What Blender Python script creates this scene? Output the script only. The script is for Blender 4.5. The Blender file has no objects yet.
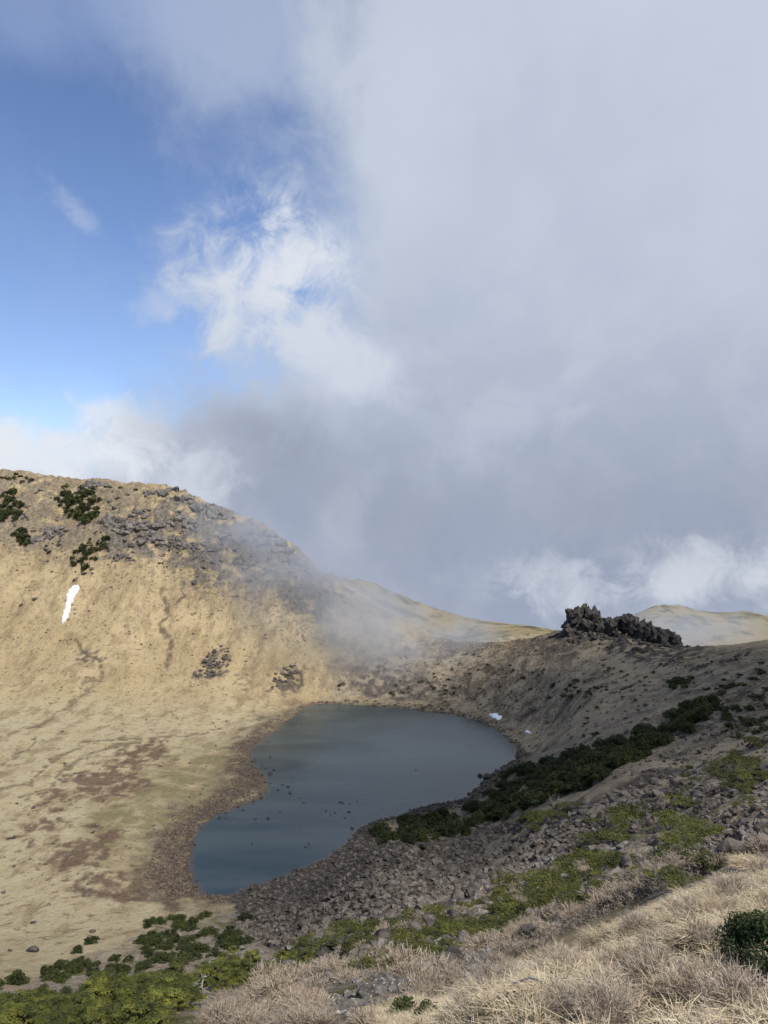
import bpy, bmesh, math, random
import numpy as np
from mathutils import Vector, Matrix

RNG = np.random.default_rng(7)
random.seed(7)
R = math.radians
sc = bpy.context.scene
COL = sc.collection

# ------------------------------------------------------------------ camera
F, CX, CY, CAMZ = 773.0, 384.0, 512.0, 107.0
cd = bpy.data.cameras.new('camera')
cam = bpy.data.objects.new('camera', cd)
COL.objects.link(cam)
cam.location = (0, 0, CAMZ)
cam.rotation_euler = (R(90), 0, 0)
cd.sensor_fit = 'VERTICAL'
cd.angle = 2 * math.atan(CY / F)
cd.clip_start, cd.clip_end = 0.1, 20000
sc.camera = cam

# ------------------------------------------------------------------ noise
def _hash(ix, iy, seed):
    h = (ix.astype(np.int64) * 374761393 + iy.astype(np.int64) * 668265263 + seed * 974711) & 0xFFFFFFFF
    h = ((h ^ (h >> 13)) * 1274126177) & 0xFFFFFFFF
    h = (h ^ (h >> 16)) & 0xFFFFFFFF
    return h

def gnoise(x, y, seed=0):
    x = np.asarray(x, float); y = np.asarray(y, float)
    ix = np.floor(x); iy = np.floor(y)
    fx = x - ix; fy = y - iy
    u = fx * fx * fx * (fx * (fx * 6 - 15) + 10)
    v = fy * fy * fy * (fy * (fy * 6 - 15) + 10)
    def g(dx, dy):
        a = _hash(ix + dx, iy + dy, seed) * (2 * math.pi / 4294967296.0)
        return np.cos(a) * (fx - dx) + np.sin(a) * (fy - dy)
    a = g(0, 0); b = g(1, 0); c = g(0, 1); d = g(1, 1)
    return ((a + (b - a) * u) * (1 - v) + (c + (d - c) * u) * v) * 1.5

def fbm(x, y, octs=4, seed=0, gain=0.5):
    s = 0; a = 1.0
    for k in range(octs):
        s = s + a * gnoise(x * 2 ** k + 13.7 * k, y * 2 ** k - 7.1 * k, seed + k)
        a *= gain
    return s

def ridged(x, y, octs=4, seed=0):
    s = 0; a = 1.0
    for k in range(octs):
        s = s + a * (1 - 2 * np.abs(gnoise(x * 2.1 ** k + 3.7 * k, y * 2.1 ** k, seed + k)))
        a *= 0.5
    return s / 1.8

def sstep(a, b, x):
    t = np.clip((x - a) / (b - a), 0, 1)
    return t * t * (3 - 2 * t)

# ------------------------------------------------------------------ terrain: control points  column -> [(depth, height)]
ctl = []
def col(px, pts):
    az = math.atan((px - CX) / F)
    for D, z in pts:
        ctl.append((az, math.log(D / math.cos(az)), z))
def crest(pts):
    for px, D, py in pts:
        col(px, [(D, CAMZ + (CY - py) / F * D)])

col(-700, [(2, 104.6), (8, 101), (20, 94), (50, 78), (110, 52), (200, 30), (330, 40), (450, 85), (560, 100), (700, 40)])
col(-250, [(5, 102.5), (12, 98), (30, 88), (60, 69), (100, 47), (160, 22), (250, 8), (360, 8), (430, 22), (500, 62), (600, 128), (680, 110), (850, 30)])
col(0,   [(2, 104.4), (5, 102.4), (10, 99), (20, 92.5), (40, 81), (60, 68.5), (105, 43), (165, 13.5), (195, 5.4), (281, 4.1), (350, 4.5), (420, 8), (450, 16), (500, 49), (560, 99), (680, 118), (850, 40)])
col(60,  [(440, 13), (500, 52), (560, 98), (680, 112)])
col(100, [(5, 102.3), (10, 98.8), (20, 92.5), (40, 82), (60, 69.8), (100, 46), (140, 24), (170, 12), (190, 6.5), (220, 4), (281, 3), (350, 3.5), (420, 7), (440, 11), (490, 42), (540, 90), (680, 105), (850, 30)])
col(150, [(430, 7), (470, 27), (520, 73), (670, 100)])
col(200, [(5, 102.3), (10, 98.9), (25, 90), (40, 81.5), (60, 70), (90, 53), (130, 32), (165, 15), (185, 7), (200, 3.2), (300, 1.5), (400, 3), (440, 9), (480, 33), (530, 82), (650, 92), (850, 20)])
col(260, [(420, 3), (440, 8), (470, 24), (510, 57), (640, 70)])
col(300, [(5, 102.4), (12, 98.3), (20, 94), (30, 88), (45, 79.3), (60, 70.5), (90, 55), (130, 36), (170, 18), (195, 8), (215, 2), (425, 2.5), (450, 15), (500, 46), (630, 48), (850, 10)])
col(330, [(440, 7), (490, 31)])
col(400, [(2, 104.6), (5, 102.7), (10, 99.6), (14, 97.6), (28, 90), (45, 81), (65, 71.9), (95, 58), (130, 45), (165, 34), (200, 22), (230, 9), (255, 1.5), (425, 2), (450, 9), (480, 19), (600, 22), (850, -20)])
col(450, [(5, 103), (10, 100.6), (14, 98.2), (20, 94.6), (30, 89), (45, 81), (65, 71.5), (95, 58.5), (130, 44), (170, 30), (210, 18), (245, 8), (270, 1), (420, 2), (450, 11), (560, 9)])
col(520, [(5, 103.1), (9, 101.5), (14, 99), (18, 96.2), (25, 91.5), (40, 84), (50, 79.5), (80, 67), (110, 56), (150, 42), (200, 29), (240, 20), (280, 11), (315, 4), (335, 1), (360, 4), (400, 15), (430, 25), (540, 14), (850, -40)])
col(600, [(2, 104.8), (5, 103.3), (10, 101), (14, 99.3), (18, 97.4), (23, 94.4), (30, 91), (50, 81.8), (70, 73.4), (90, 66), (120, 59), (150, 52), (180, 45.5), (210, 40), (250, 33.5), (300, 29), (345, 28.3), (390, 33), (520, 18), (600, 4), (690, 2), (850, -50)])
col(700, [(5, 103.5), (10, 101.6), (14, 100), (18, 98.4), (22, 96.6), (28, 94), (40, 89.6), (50, 85.7), (75, 76), (110, 66), (150, 56.5), (200, 49.5), (250, 45.5), (300, 43), (440, 26), (520, 8), (600, 10), (780, 0)])
col(768, [(2, 104.8), (6, 103), (10, 101.6), (14, 100.2), (18, 98.8), (30, 94), (45, 88.5), (70, 80.5), (110, 70), (150, 63), (200, 57), (250, 53.5), (300, 52), (380, 43), (460, 22), (560, 4), (850, -40)])
col(1000, [(5, 103.6), (15, 101), (40, 93), (110, 76), (200, 66), (300, 60), (380, 52), (500, 25), (680, 12), (850, -30)])
col(1500, [(3, 104.4), (10, 102.6), (30, 98), (80, 89), (160, 79), (300, 62), (500, 20)])
crest([(0, 610, 473), (30, 607, 476), (60, 605, 481), (90, 595, 484), (120, 587, 487), (150, 580, 489), (175, 577, 492), (190, 574, 499), (210, 570, 508),
       (235, 566, 517), (260, 561, 527), (290, 555, 546), (303, 549, 558), (315, 543, 575), (345, 535, 595), (380, 525, 612), (410, 515, 626), (440, 500, 639),
       (470, 488, 645), (500, 470, 645), (525, 460, 643), (545, 450, 638), (570, 437, 631), (600, 428, 630), (640, 415, 640), (680, 395, 648),
       (700, 365, 650), (735, 335, 648), (768, 318, 645),
       (322, 700, 577), (360, 690, 581), (400, 680, 596), (440, 670, 613), (480, 650, 625), (515, 630, 628), (545, 605, 632),
       (655, 700, 607), (690, 695, 608), (720, 690, 615), (745, 688, 611), (768, 686, 617), (820, 690, 615)])
ctl = np.array(ctl)
AZS, SS = 2.2, 1.0
P = np.column_stack([ctl[:, 0] * AZS, ctl[:, 1] * SS])
def tpsk(d2):
    return 0.5 * d2 * np.log(d2 + 1e-12)
n = len(P)
d2 = ((P[:, None] - P[None]) ** 2).sum(-1)
A = np.zeros((n + 3, n + 3))
A[:n, :n] = tpsk(d2) + np.eye(n) * 2e-4
A[:n, n] = 1; A[:n, n + 1:] = P
A[n:, :n] = A[:n, n:].T
# heights are stored as drop per distance so that near and far weigh alike
target = (ctl[:, 2] - CAMZ) / np.exp(ctl[:, 1])
W = np.linalg.solve(A, np.concatenate([target, [0, 0, 0]]))
def tps(az, s):
    out = np.empty(az.shape)
    fa, fs, fo = az.ravel() * AZS, s.ravel() * SS, out.ravel()
    for i in range(0, len(fa), 40000):
        q = np.column_stack([fa[i:i + 40000], fs[i:i + 40000]])
        dd = ((q[:, None, :] - P[None]) ** 2).sum(-1)
        fo[i:i + 40000] = tpsk(dd) @ W[:n] + W[n] + q @ W[n + 1:]
    return CAMZ + out * np.exp(s)

# lake outline (traced shoreline laid on the water plane)
lake_px = [(303, 707), (318, 703.5), (345, 704), (380, 706), (420, 710), (455, 714.5), (478, 720), (497, 729), (510, 738), (518, 749), (518, 757),
           (508, 764), (494, 772), (478, 786), (462, 800), (440, 804), (418, 808), (405, 816), (380, 820), (366, 826), (356, 834), (350, 843),
           (330, 857), (302, 870), (275, 881), (252, 887), (234, 896), (216, 899), (200, 893), (190, 880), (188, 860), (192, 840), (201, 825),
           (217, 814), (240, 806), (262, 799), (269, 788), (263, 776), (250, 764), (247, 752), (261, 740), (279, 728), (294, 716)]
def unp(px, py, z=0.0):
    D = (CAMZ - z) * F / (py - CY)
    return ((px - CX) / F * D, D)
lake = np.array([unp(*p) for p in lake_px])
# round the outline
def chaikin(p, k):
    for _ in range(k):
        q = np.roll(p, -1, 0)
        p = np.column_stack([0.75 * p + 0.25 * q, 0.25 * p + 0.75 * q]).reshape(-1, 2)
    return p
lake = chaikin(lake, 2)
def sdf(x, y, poly):
    """signed distance, negative inside"""
    d = np.full(x.shape, 1e18); ins = np.zeros(x.shape, bool)
    m = len(poly)
    for i in range(m):
        ax, ay = poly[i]; bx, by = poly[(i + 1) % m]
        ex, ey = bx - ax, by - ay
        t = np.clip(((x - ax) * ex + (y - ay) * ey) / (ex * ex + ey * ey + 1e-12), 0, 1)
        d = np.minimum(d, (x - ax - t * ex) ** 2 + (y - ay - t * ey) ** 2)
        if ay != by:
            c = ((ay > y) != (by > y)) & (x < (bx - ax) * (y - ay) / (by - ay) + ax)
            ins ^= c
    d = np.sqrt(d)
    return np.where(ins, -d, d)

# polar grid around the viewpoint
fr = np.arange(-33.0, 33.01, 0.09)
az_deg = np.concatenate([np.arange(-180, -60, 4.0), np.arange(-60, -33, 0.6), fr, np.arange(33.6, 60, 0.6), np.arange(60, 180, 4.0)])
AZ = np.radians(az_deg)
RR = np.concatenate([np.exp(np.arange(math.log(1.2), math.log(130), 0.0098)), np.arange(130, 640, 0.95), np.linspace(641, 760, 60), np.geomspace(770, 1500, 24)])
LR = np.log(RR)
az2, lr2 = np.meshgrid(AZ, LR, indexing='ij')
X = np.sin(az2) * np.exp(lr2); Y = np.cos(az2) * np.exp(lr2)
Z = np.empty(X.shape)
front = np.abs(AZ) < R(64)
cl = np.minimum(lr2, math.log(900))
fi = np.nonzero(front)[0]; ai = np.unique(np.append(np.arange(fi[0], fi[-1], 4), fi[-1])); ri = np.unique(np.append(np.arange(0, len(RR), 4), len(RR) - 1))
cz = tps(az2[np.ix_(ai, ri)], cl[np.ix_(ai, ri)])
cz = np.array([np.interp(LR, LR[ri], row) for row in cz])
ii = np.searchsorted(AZ[ai], AZ[fi], side='right').clip(1, len(ai) - 1) - 1
ww = ((AZ[fi] - AZ[ai][ii]) / (AZ[ai][ii + 1] - AZ[ai][ii]))[:, None]
Z[fi] = cz[ii] * (1 - ww) + cz[ii + 1] * ww
rr2 = np.exp(lr2)
back = 104.9 - 0.13 * rr2 - 0.0004 * rr2 ** 2
wb = sstep(R(44), R(63), np.abs(az2))
Z[~front] = 0
Z = Z * (1 - wb) + back * wb
Z = np.where(rr2 > 850, Z - (rr2 - 850) * 0.35 * (1 - wb), Z)
LS = np.full(X.shape, 500.0)
nr = (Y > 170) & (Y < 520) & (np.abs(X) < 220)
LS[nr] = sdf(X[nr], Y[nr], lake)

PX = CX + F * X / np.maximum(Y, 0.5); PY0 = CY - F * (Z - CAMZ) / np.maximum(Y, 0.5)
isf = Y > 0.8

# ---------------------------------------------------------------- masks (cover of the ground, stored per point)
wx = fbm(X / 9.0, Y / 9.0, 4, 91); wy = fbm(X / 9.0 + 50, Y / 9.0, 4, 97)
def pmask(poly, soft=5.0, warp=10.0, pxv=None, pyv=None):
    poly = np.array(poly, float)
    out = np.zeros(X.shape)
    pad = soft * 3 + warp * 2 + 4
    lo = poly.min(0) - pad; hi = poly.max(0) + pad
    b = isf & (PX > lo[0]) & (PX < hi[0]) & (PY0 > lo[1]) & (PY0 < hi[1])
    d = sdf(PX[b] + wx[b] * warp, PY0[b] + wy[b] * warp * 0.6, poly)
    out[b] = 1 - sstep(-soft, soft, d)
    return out
def lmask(line, wid, soft=2.0, warp=5.0):
    out = np.zeros(X.shape)
    line = np.array(line, float)
    pad = wid + soft + warp * 2 + 4
    lo = line.min(0) - pad; hi = line.max(0) + pad
    b = isf & (PX > lo[0]) & (PX < hi[0]) & (PY0 > lo[1]) & (PY0 < hi[1])
    x = PX[b] + wx[b] * warp; y = PY0[b] + wy[b] * warp
    d = np.full(x.shape, 1e9)
    for i in range(len(line) - 1):
        ax, ay = line[i]; ex, ey = line[i + 1] - line[i]
        t = np.clip(((x - ax) * ex + (y - ay) * ey) / (ex * ex + ey * ey + 1e-9), 0, 1)
        d = np.minimum(d, np.hypot(x - ax - t * ex, y - ay - t * ey))
    out[b] = 1 - sstep(wid, wid + soft, d)
    return out

SCREE = [(900, 745), (768, 760), (700, 768), (650, 772), (600, 797), (545, 812), (480, 824), (440, 838), (400, 842), (372, 826), (352, 836), (328, 855), (300, 868), (272, 879), (250, 886), (233, 897), (240, 908),
         (222, 920), (232, 940), (290, 955), (360, 937), (420, 908), (520, 874), (600, 852), (690, 846), (768, 856), (900, 850)]
MIXED = [(900, 835), (768, 845), (690, 838), (600, 846), (520, 866), (420, 900), (360, 930), (290, 950), (225, 945), (190, 990), (150, 1060), (330, 1120), (400, 1020), (450, 1000), (500, 968), (560, 932),
         (590, 914), (620, 906), (690, 881), (768, 858), (900, 840)]
KNOLL = [(1400, 800), (900, 838), (768, 857), (690, 880), (620, 905), (590, 913), (560, 932), (500, 968), (450, 1000), (400, 1018), (380, 1300), (380, 9000), (3000, 9000)]
RIGHT = [(325, 690), (330, 660), (440, 630), (500, 640), (560, 630), (700, 645), (900, 640), (900, 765), (768, 768), (690, 772), (600, 800), (520, 815), (430, 830), (380, 840), (440, 800), (520, 757), (500, 725), (420, 705)]
SHORE = [(308, 700), (270, 718), (240, 738), (228, 760), (222, 790), (180, 808), (152, 835), (140, 868), (150, 893), (215, 908), (240, 903), (262, 890), (240, 870), (230, 820), (290, 780), (280, 740), (320, 712)]
OLIVE = [(95, 800), (130, 775), (170, 752), (230, 745), (245, 760), (215, 795), (175, 812), (150, 840), (135, 870), (100, 850), (85, 825)]
m_scree = pmask(SCREE, 6, 14)
m_mixed = pmask(MIXED, 6, 14)
m_knoll = np.where(rr2 < 20, pmask(KNOLL, 6, 0), 0)
m_knoll = np.maximum(m_knoll, (rr2 < 6.5) * 1.0)
m_knoll = np.where(isf, m_knoll, 1.0)
for pl in ([(190, 678), (198, 666), (208, 654), (222, 643), (233, 650), (230, 664), (222, 676), (206, 680)], [(268, 689), (276, 674), (292, 663), (301, 668), (298, 683), (282, 690)],
           [(78, 650), (92, 648), (98, 668), (88, 672)], [(238, 676), (248, 670), (250, 682), (242, 684)], [(345, 672), (384, 664), (430, 676), (470, 690), (430, 700), (360, 690)]):
    m_scree = np.maximum(m_scree, 0.9 * pmask(pl, 3, 9) * sstep(-0.4, 0.2, fbm(X / 5., Y / 5., 3, 29)))
turf = sstep(0.02, 0.30, fbm((X + 0.35 * Y) / 30., (Y - 0.9 * X) / 7., 4, 53)) * sstep(430, 560, PX)
m_scree *= 1 - 0.85 * turf * (Y < 260)
m_mixed = np.maximum(m_mixed, pmask(SCREE, 6, 14) * turf)
m_skirt = pmask([(500, 646), (545, 637), (568, 626), (600, 622), (690, 646), (715, 660), (680, 664), (640, 664), (600, 648), (560, 655), (530, 652)], 4, 12) * (Y > 340) * (Y < 480)
m_scree = np.maximum(m_scree, m_skirt * sstep(-0.35, 0.25, fbm(X / 6., Y / 6., 3, 31)))
m_mixed = np.maximum(m_mixed, 0.9 * pmask([(-40, 1000), (30, 985), (60, 970), (130, 945), (150, 918), (245, 912), (262, 940), (250, 970), (150, 1050), (-40, 1060)], 6, 16) * (Y > 25))
m_right = pmask(RIGHT, 10, 14)
farshore = pmask([(300, 697), (350, 698), (430, 704), (490, 718), (525, 745), (530, 770), (500, 770), (515, 750), (490, 730), (420, 714), (320, 707)], 4, 5)
nearshore = pmask([(530, 752), (520, 764), (500, 780), (484, 794), (468, 808), (440, 812), (415, 816), (395, 826), (372, 836), (350, 850), (350, 838), (372, 818), (415, 806), (462, 798), (490, 772), (515, 755)], 3, 6)
m_shore = np.maximum(pmask(SHORE, 17, 20), np.maximum(0.75 * farshore, nearshore * 0.9))
m_olive = pmask(OLIVE, 22, 24)
reds = [[(70, 782), (95, 768), (135, 772), (150, 784), (122, 797), (85, 798)], [(12, 834), (30, 824), (58, 820), (50, 832), (20, 842)], [(42, 852), (70, 842), (108, 846), (98, 862), (62, 867)],
        [(62, 880), (110, 874), (140, 872), (172, 886), (150, 898), (80, 894)], [(120, 752), (150, 744), (172, 750), (150, 764), (120, 764)], [(40, 800), (60, 795), (76, 798), (50, 806)], [(84, 836), (112, 832), (118, 840), (90, 846)], [(150, 880), (200, 870), (210, 890), (170, 900)]]
m_red = np.zeros(X.shape)
for p in reds:
    m_red = np.maximum(m_red, pmask(p, 9, 18))
m_red = sstep(0.06, 0.5, m_red)
m_red *= sstep(-0.8, 0.1, fbm(X / 5.0, Y / 6.0, 4, 5, 0.6)) * 0.85
m_rock = pmask([(185, 490), (240, 505), (330, 570), (345, 610), (315, 640), (270, 600), (230, 585), (205, 600), (170, 560), (100, 556), (92, 522), (150, 512)], 12, 22) * (Y > 480) * (PY0 < 625)
rk = ridged(X / 16.0 + Z / 25., Z / 9.0 + Y / 60., 4, 33)
m_rock = np.maximum(m_rock, 0.6 * pmask([(-200, 460), (0, 470), (150, 485), (120, 556), (60, 556), (0, 548), (-200, 560)], 12, 16) * (Y > 480))
m_rock *= 0.95 * sstep(0.08, 0.46, rk + 0.35 * fbm(X / 7., Z / 7., 3, 8))
m_speck = pmask([(-200, 440), (0, 440), (185, 470), (240, 500), (330, 560), (345, 650), (300, 660), (230, 610), (170, 590), (60, 565), (0, 565), (-200, 560)], 12, 20) * (Y > 470)
m_floor = sstep(430, 395, Y) * sstep(60, -10, X) * sstep(100, 140, Y)
m_trail = np.zeros(X.shape)
for ln, w in [([(-30, 800), (0, 789), (30, 783), (40, 772), (50, 762), (75, 748), (90, 741)], 1.0), ([(20, 797), (50, 788), (60, 774), (80, 758), (105, 748), (140, 741)], 1.1), ([(0, 765), (15, 757), (30, 748), (34, 738)], 0.6),
              ([(82, 690), (100, 684), (104, 676), (84, 652), (76, 640)], 1.1), ([(162, 590), (168, 605), (162, 625), (170, 642), (167, 668)], 2.0), ([(206, 580), (180, 600), (170, 612)], 0.8),
              ([(0, 735), (40, 725), (70, 705), (100, 686)], 0.7), ([(85, 742), (130, 738), (190, 735), (220, 728)], 0.7), ([(60, 860), (95, 848), (118, 838)], 1.3)]:
    m_trail = np.maximum(m_trail, lmask(ln, w * 0.75, 2.2, 2.5) * (0.72 + 0.2 * (Y > 440)) * sstep(-0.6, 0.0, fbm(X / 4., Y / 4., 3, 66)))
m_pale = np.maximum(pmask([(596, 792), (640, 768), (700, 752), (768, 732), (800, 726), (800, 744), (768, 750), (700, 770), (650, 786), (610, 800)], 4, 7), pmask([(600, 640), (690, 668), (640, 700), (590, 735), (560, 750), (570, 715), (610, 690)], 8, 16) * 0.7)
m_back = ((Y > 590) & (X > -90)) * 1.0
m_heath = pmask([(430, 640), (560, 632), (600, 640), (560, 660), (520, 655), (440, 655)], 5, 14) * 0.9 * (Y < 520)
for pl in ([(640, 672), (700, 652), (768, 645), (768, 658), (700, 672), (640, 700), (600, 712), (610, 700)], [(690, 700), (768, 665), (800, 665), (800, 745), (740, 742), (700, 752), (640, 770), (690, 735)], [(545, 705), (565, 684), (605, 676), (600, 694), (566, 712)], [(470, 668), (530, 655), (545, 690), (500, 712), (440, 690)]):
    m_heath = np.maximum(m_heath, 0.85 * pmask(pl, 5, 14) * sstep(-0.25, 0.25, fbm(X / 7., Y / 7., 4, 39)) * (Y > 90))

# ---------------------------------------------------------------- relief on top of the broad form
relief = np.zeros(X.shape)
hill = sstep(7, 25, Z) * sstep(400, 450, Y)
gully = ridged(X / 55.0 + 0.3 * fbm(X / 60., Y / 60., 2, 3), Y / 210.0, 3, 17)
relief += hill * (X < 0) * (3.6 * (gully - 0.4)) * (1 - 0.8 * sstep(100, 120, Z))
relief += hill * (1.3 * fbm(X / 14., Y / 14., 5, 21, 0.6) + 1.5 * m_speck * ridged(X / 9., Y / 14., 3, 25)) * sstep(0, 30, Z)
relief += hill * sstep(88, 104, Z) * (X < 0) * 2.6 * (ridged(X / 13., Y / 30., 4, 43) - 0.45)
relief += m_rock * 3.2 * (ridged(X / 12., Z / 10. + Y / 40., 4, 41) - 0.3)
relief += (1 - hill) * 0.30 * fbm(X / 9., Y / 9., 4, 61) * sstep(60, 160, rr2)
relief += m_scree * 1.1 * fbm(X / 8., Y / 8., 5, 71, 0.6) * sstep(15, 40, rr2)
relief += m_right * 1.4 * fbm(X / 20., Y / 20., 5, 77, 0.55)
relief += m_mixed * 0.8 * fbm(X / 5., Y / 5., 4, 79) * sstep(12, 60, rr2)
relief += m_knoll * 0.20 * fbm(X / 1.1, Y / 1.1, 4, 81) * sstep(1.5, 5, rr2)
relief += m_shore * 0.25 * fbm(X / 3., Y / 3., 4, 83)
relief += -m_trail * 0.35
relief += (Y > 590) * 1.0 * fbm(X / 25., Y / 25., 4, 85)
# little soil mounds on the hill shoulder, lower left
mound = np.exp(-(((X + 175) / 30) ** 2 + ((Y - 440) / 22) ** 2)) * 5.0
Z = Z + relief + mound * (Y > 380)
Z = Z - 0.42 * sstep(7, 14, rr2) * (1 - sstep(26, 45, rr2))
# shore: the ground meets the water in a low beach
dl = LS + 1.6 * fbm(X / 6., Y / 6., 3, 55)
beach = 0.05 + np.clip(dl, 0, None) * 0.085
bk = sstep(0, 34, dl)
steep = sstep(-20, 60, X - 0.0) * (Y < 330)
bk = bk * (1 - steep) + sstep(0, 14, dl) * steep
Z = np.where(LS < 400, np.where(dl > 0, np.maximum(Z, 0.3) * bk + (beach + 0.12 * np.abs(relief)) * (1 - bk), -0.35 * np.minimum(-dl, 8) - 0.03), Z)

m_shore = np.maximum(m_shore, (1 - sstep(1.0, 5.5, dl + 1.2 * fbm(X / 2.5, Y / 2.5, 3, 88))) * 0.9)
m_scree = np.maximum(m_scree, (1 - sstep(4, 10, dl + 2 * fbm(X / 4., Y / 4., 3, 89))) * (X > 8) * (Y < 342) * (LS < 400))
# ------------------------------------------------------------------ queries on the ground
def ground_z(x, y):
    x = np.asarray(x, float); y = np.asarray(y, float)
    a = np.arctan2(x, y); l = np.log(np.maximum(np.hypot(x, y), 1.3))
    fa = np.interp(a, AZ, np.arange(len(AZ))); fl = np.interp(l, LR, np.arange(len(LR)))
    i = np.clip(fa.astype(int), 0, len(AZ) - 2); j = np.clip(fl.astype(int), 0, len(LR) - 2)
    u = fa - i; v = fl - j
    return (Z[i, j] * (1 - u) + Z[i + 1, j] * u) * (1 - v) + (Z[i, j + 1] * (1 - u) + Z[i + 1, j + 1] * u) * v
DG = np.concatenate([np.geomspace(3, 130, 420), np.arange(130.5, 760, 0.8)])
def spot(px, py, dmin=3.0):
    """the visible ground points that photo points (px, py) look at: array of x, y, z (nan where sky)"""
    px = np.atleast_1d(np.asarray(px, float)); py = np.atleast_1d(np.asarray(py, float))
    out = np.full((len(px), 3), np.nan)
    for k0 in range(0, len(px), 1500):
        p = px[k0:k0 + 1500]; q = py[k0:k0 + 1500]
        yy = DG[None, :].repeat(len(p), 0); xx = (p[:, None] - CX) / F * yy
        zz = ground_z(xx, yy)
        pr = CY - F * (zz - CAMZ) / yy
        hit = (pr <= q[:, None]) & (yy >= dmin)
        ok = hit.any(1); j = hit.argmax(1); r = np.arange(len(p))
        o = np.column_stack([xx[r, j], yy[r, j], zz[r, j]]); o[~ok] = np.nan
        out[k0:k0 + 1500] = o
    return out
def inpoly(poly, cnt, rng=RNG):
    poly = np.array(poly, float); lo, hi = poly.min(0), poly.max(0)
    got = np.zeros((0, 2))
    while len(got) < cnt:
        q = lo + rng.random((cnt * 3, 2)) * (hi - lo)
        got = np.concatenate([got, q[sdf(q[:, 0], q[:, 1], poly) < 0]])
    return got[:cnt]

# ------------------------------------------------------------------ mesh helpers
def mesh_np(name, V, Fc, mat, smooth=False):
    V = np.asarray(V, np.float32); Fc = np.asarray(Fc, np.int32)
    me = bpy.data.meshes.new(name)
    nf, k = Fc.shape
    me.vertices.add(len(V)); me.loops.add(nf * k); me.polygons.add(nf)
    me.vertices.foreach_set('co', V.ravel())
    me.loops.foreach_set('vertex_index', Fc.ravel())
    me.polygons.foreach_set('loop_start', np.arange(0, nf * k, k, dtype=np.int32))
    me.polygons.foreach_set('loop_total', np.full(nf, k, np.int32))
    me.polygons.foreach_set('use_smooth', np.full(nf, smooth, bool))
    me.materials.append(mat)
    me.update(calc_edges=True)
    return me
def link(name, me, parent=None):
    o = bpy.data.objects.new(name, me); COL.objects.link(o)
    if parent: o.parent = parent
    return o
def tag(o, label=None, cat=None, group=None, kind=None):
    if label: o['label'] = label
    if cat: o['category'] = cat
    if group: o['group'] = group
    if kind: o['kind'] = kind
    return o

# ------------------------------------------------------------------ material helpers
class NT:
    def __init__(self, name, world=False):
        if world:
            self.m = bpy.data.worlds.new(name)
        else:
            self.m = bpy.data.materials.new(name)
        self.m.use_nodes = True
        self.t = self.m.node_tree
        self.t.nodes.clear()
    def n(self, typ, ins=None, **kw):
        nd = self.t.nodes.new(typ)
        for k, v in kw.items():
            setattr(nd, k, v)
        for k, v in (ins or {}).items():
            self.put(nd.inputs[k], v)
        return nd
    def put(self, sock, v):
        if isinstance(v, bpy.types.NodeSocket):
            self.t.links.new(v, sock)
        elif isinstance(v, (tuple, list)) and len(v) == 3 and sock.type == 'RGBA':
            sock.default_value = (*v, 1)
        else:
            sock.default_value = v
    def math(self, op, a, b=0.0, c=0.0, clamp=False):
        nd = self.n('ShaderNodeMath', {0: a, 1: b, 2: c}, operation=op, use_clamp=clamp)
        return nd.outputs[0]
    def mix(self, fac, a, b, blend='MIX'):
        nd = self.n('ShaderNodeMix', data_type='RGBA', blend_type=blend, clamp_factor=True)
        self.put(nd.inputs[0], fac); self.put(nd.inputs[6], a); self.put(nd.inputs[7], b)
        return nd.outputs[2]
    def noise(self, vec, scale, detail=4, rough=0.55, dist=0.0):
        nd = self.n('ShaderNodeTexNoise', {'Scale': scale, 'Detail': detail, 'Roughness': rough, 'Distortion': dist})
        if vec is not None: self.put(nd.inputs['Vector'], vec)
        return nd.outputs[0]
    def ss(self, x, a, b):
        nd = self.n('ShaderNodeMapRange', {0: x, 1: a, 2: b, 3: 0.0, 4: 1.0}, interpolation_type='SMOOTHSTEP')
        return nd.outputs[0]
    def bsdf(self, color, rough=0.9, bump=None, strength=0.5, dist=0.1, spec=0.15, **kw):
        b = self.n('ShaderNodeBsdfPrincipled', {'Roughness': rough, 'Specular IOR Level': spec})
        self.put(b.inputs['Base Color'], color)
        for k, v in kw.items():
            self.put(b.inputs[k.replace('_', ' ')], v)
        if bump is not None:
            bp = self.n('ShaderNodeBump', {'Strength': strength, 'Distance': dist, 'Height': bump})
            self.t.links.new(bp.outputs[0], b.inputs['Normal'])
        o = self.n('ShaderNodeOutputMaterial')
        self.t.links.new(b.outputs[0], o.inputs[0])
        return self.m
    def pos(self):
        return self.n('ShaderNodeNewGeometry').outputs['Position']
    def rnd(self):
        return self.n('ShaderNodeObjectInfo').outputs['Random']

# ground
t = NT('ground')
pos = t.pos()
def attr(nm):
    a = t.n('ShaderNodeAttribute', attribute_name=nm)
    s = t.n('ShaderNodeSeparateColor', {0: a.outputs[0]})
    return s.outputs[0], s.outputs[1], s.outputs[2]
scree_, shore_, red_ = attr('cover_a')
olive_, right_, rock_ = attr('cover_b')
knoll_, trail_, mixed_ = attr('cover_c')
back_, heath_, speck_ = attr('cover_d')
floor_, pale_, _ = attr('cover_e')
n_big = t.noise(pos, 0.028, 5, 0.6)
n_mid = t.noise(pos, 0.16, 5, 0.62)
n_fin = t.noise(pos, 0.9, 5, 0.65)
n_tus = t.noise(pos, 2.6, 3, 0.6)
grass = t.mix(t.ss(n_big, 0.36, 0.64), (0.45, 0.35, 0.21), (0.35, 0.27, 0.155))
grass = t.mix(t.math('MULTIPLY', t.ss(n_mid, 0.45, 0.72), 0.75), grass, (0.36, 0.285, 0.155))
grass = t.mix(t.math('MULTIPLY', t.ss(n_fin, 0.52, 0.72), 0.6), grass, (0.21, 0.15, 0.075))
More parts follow.
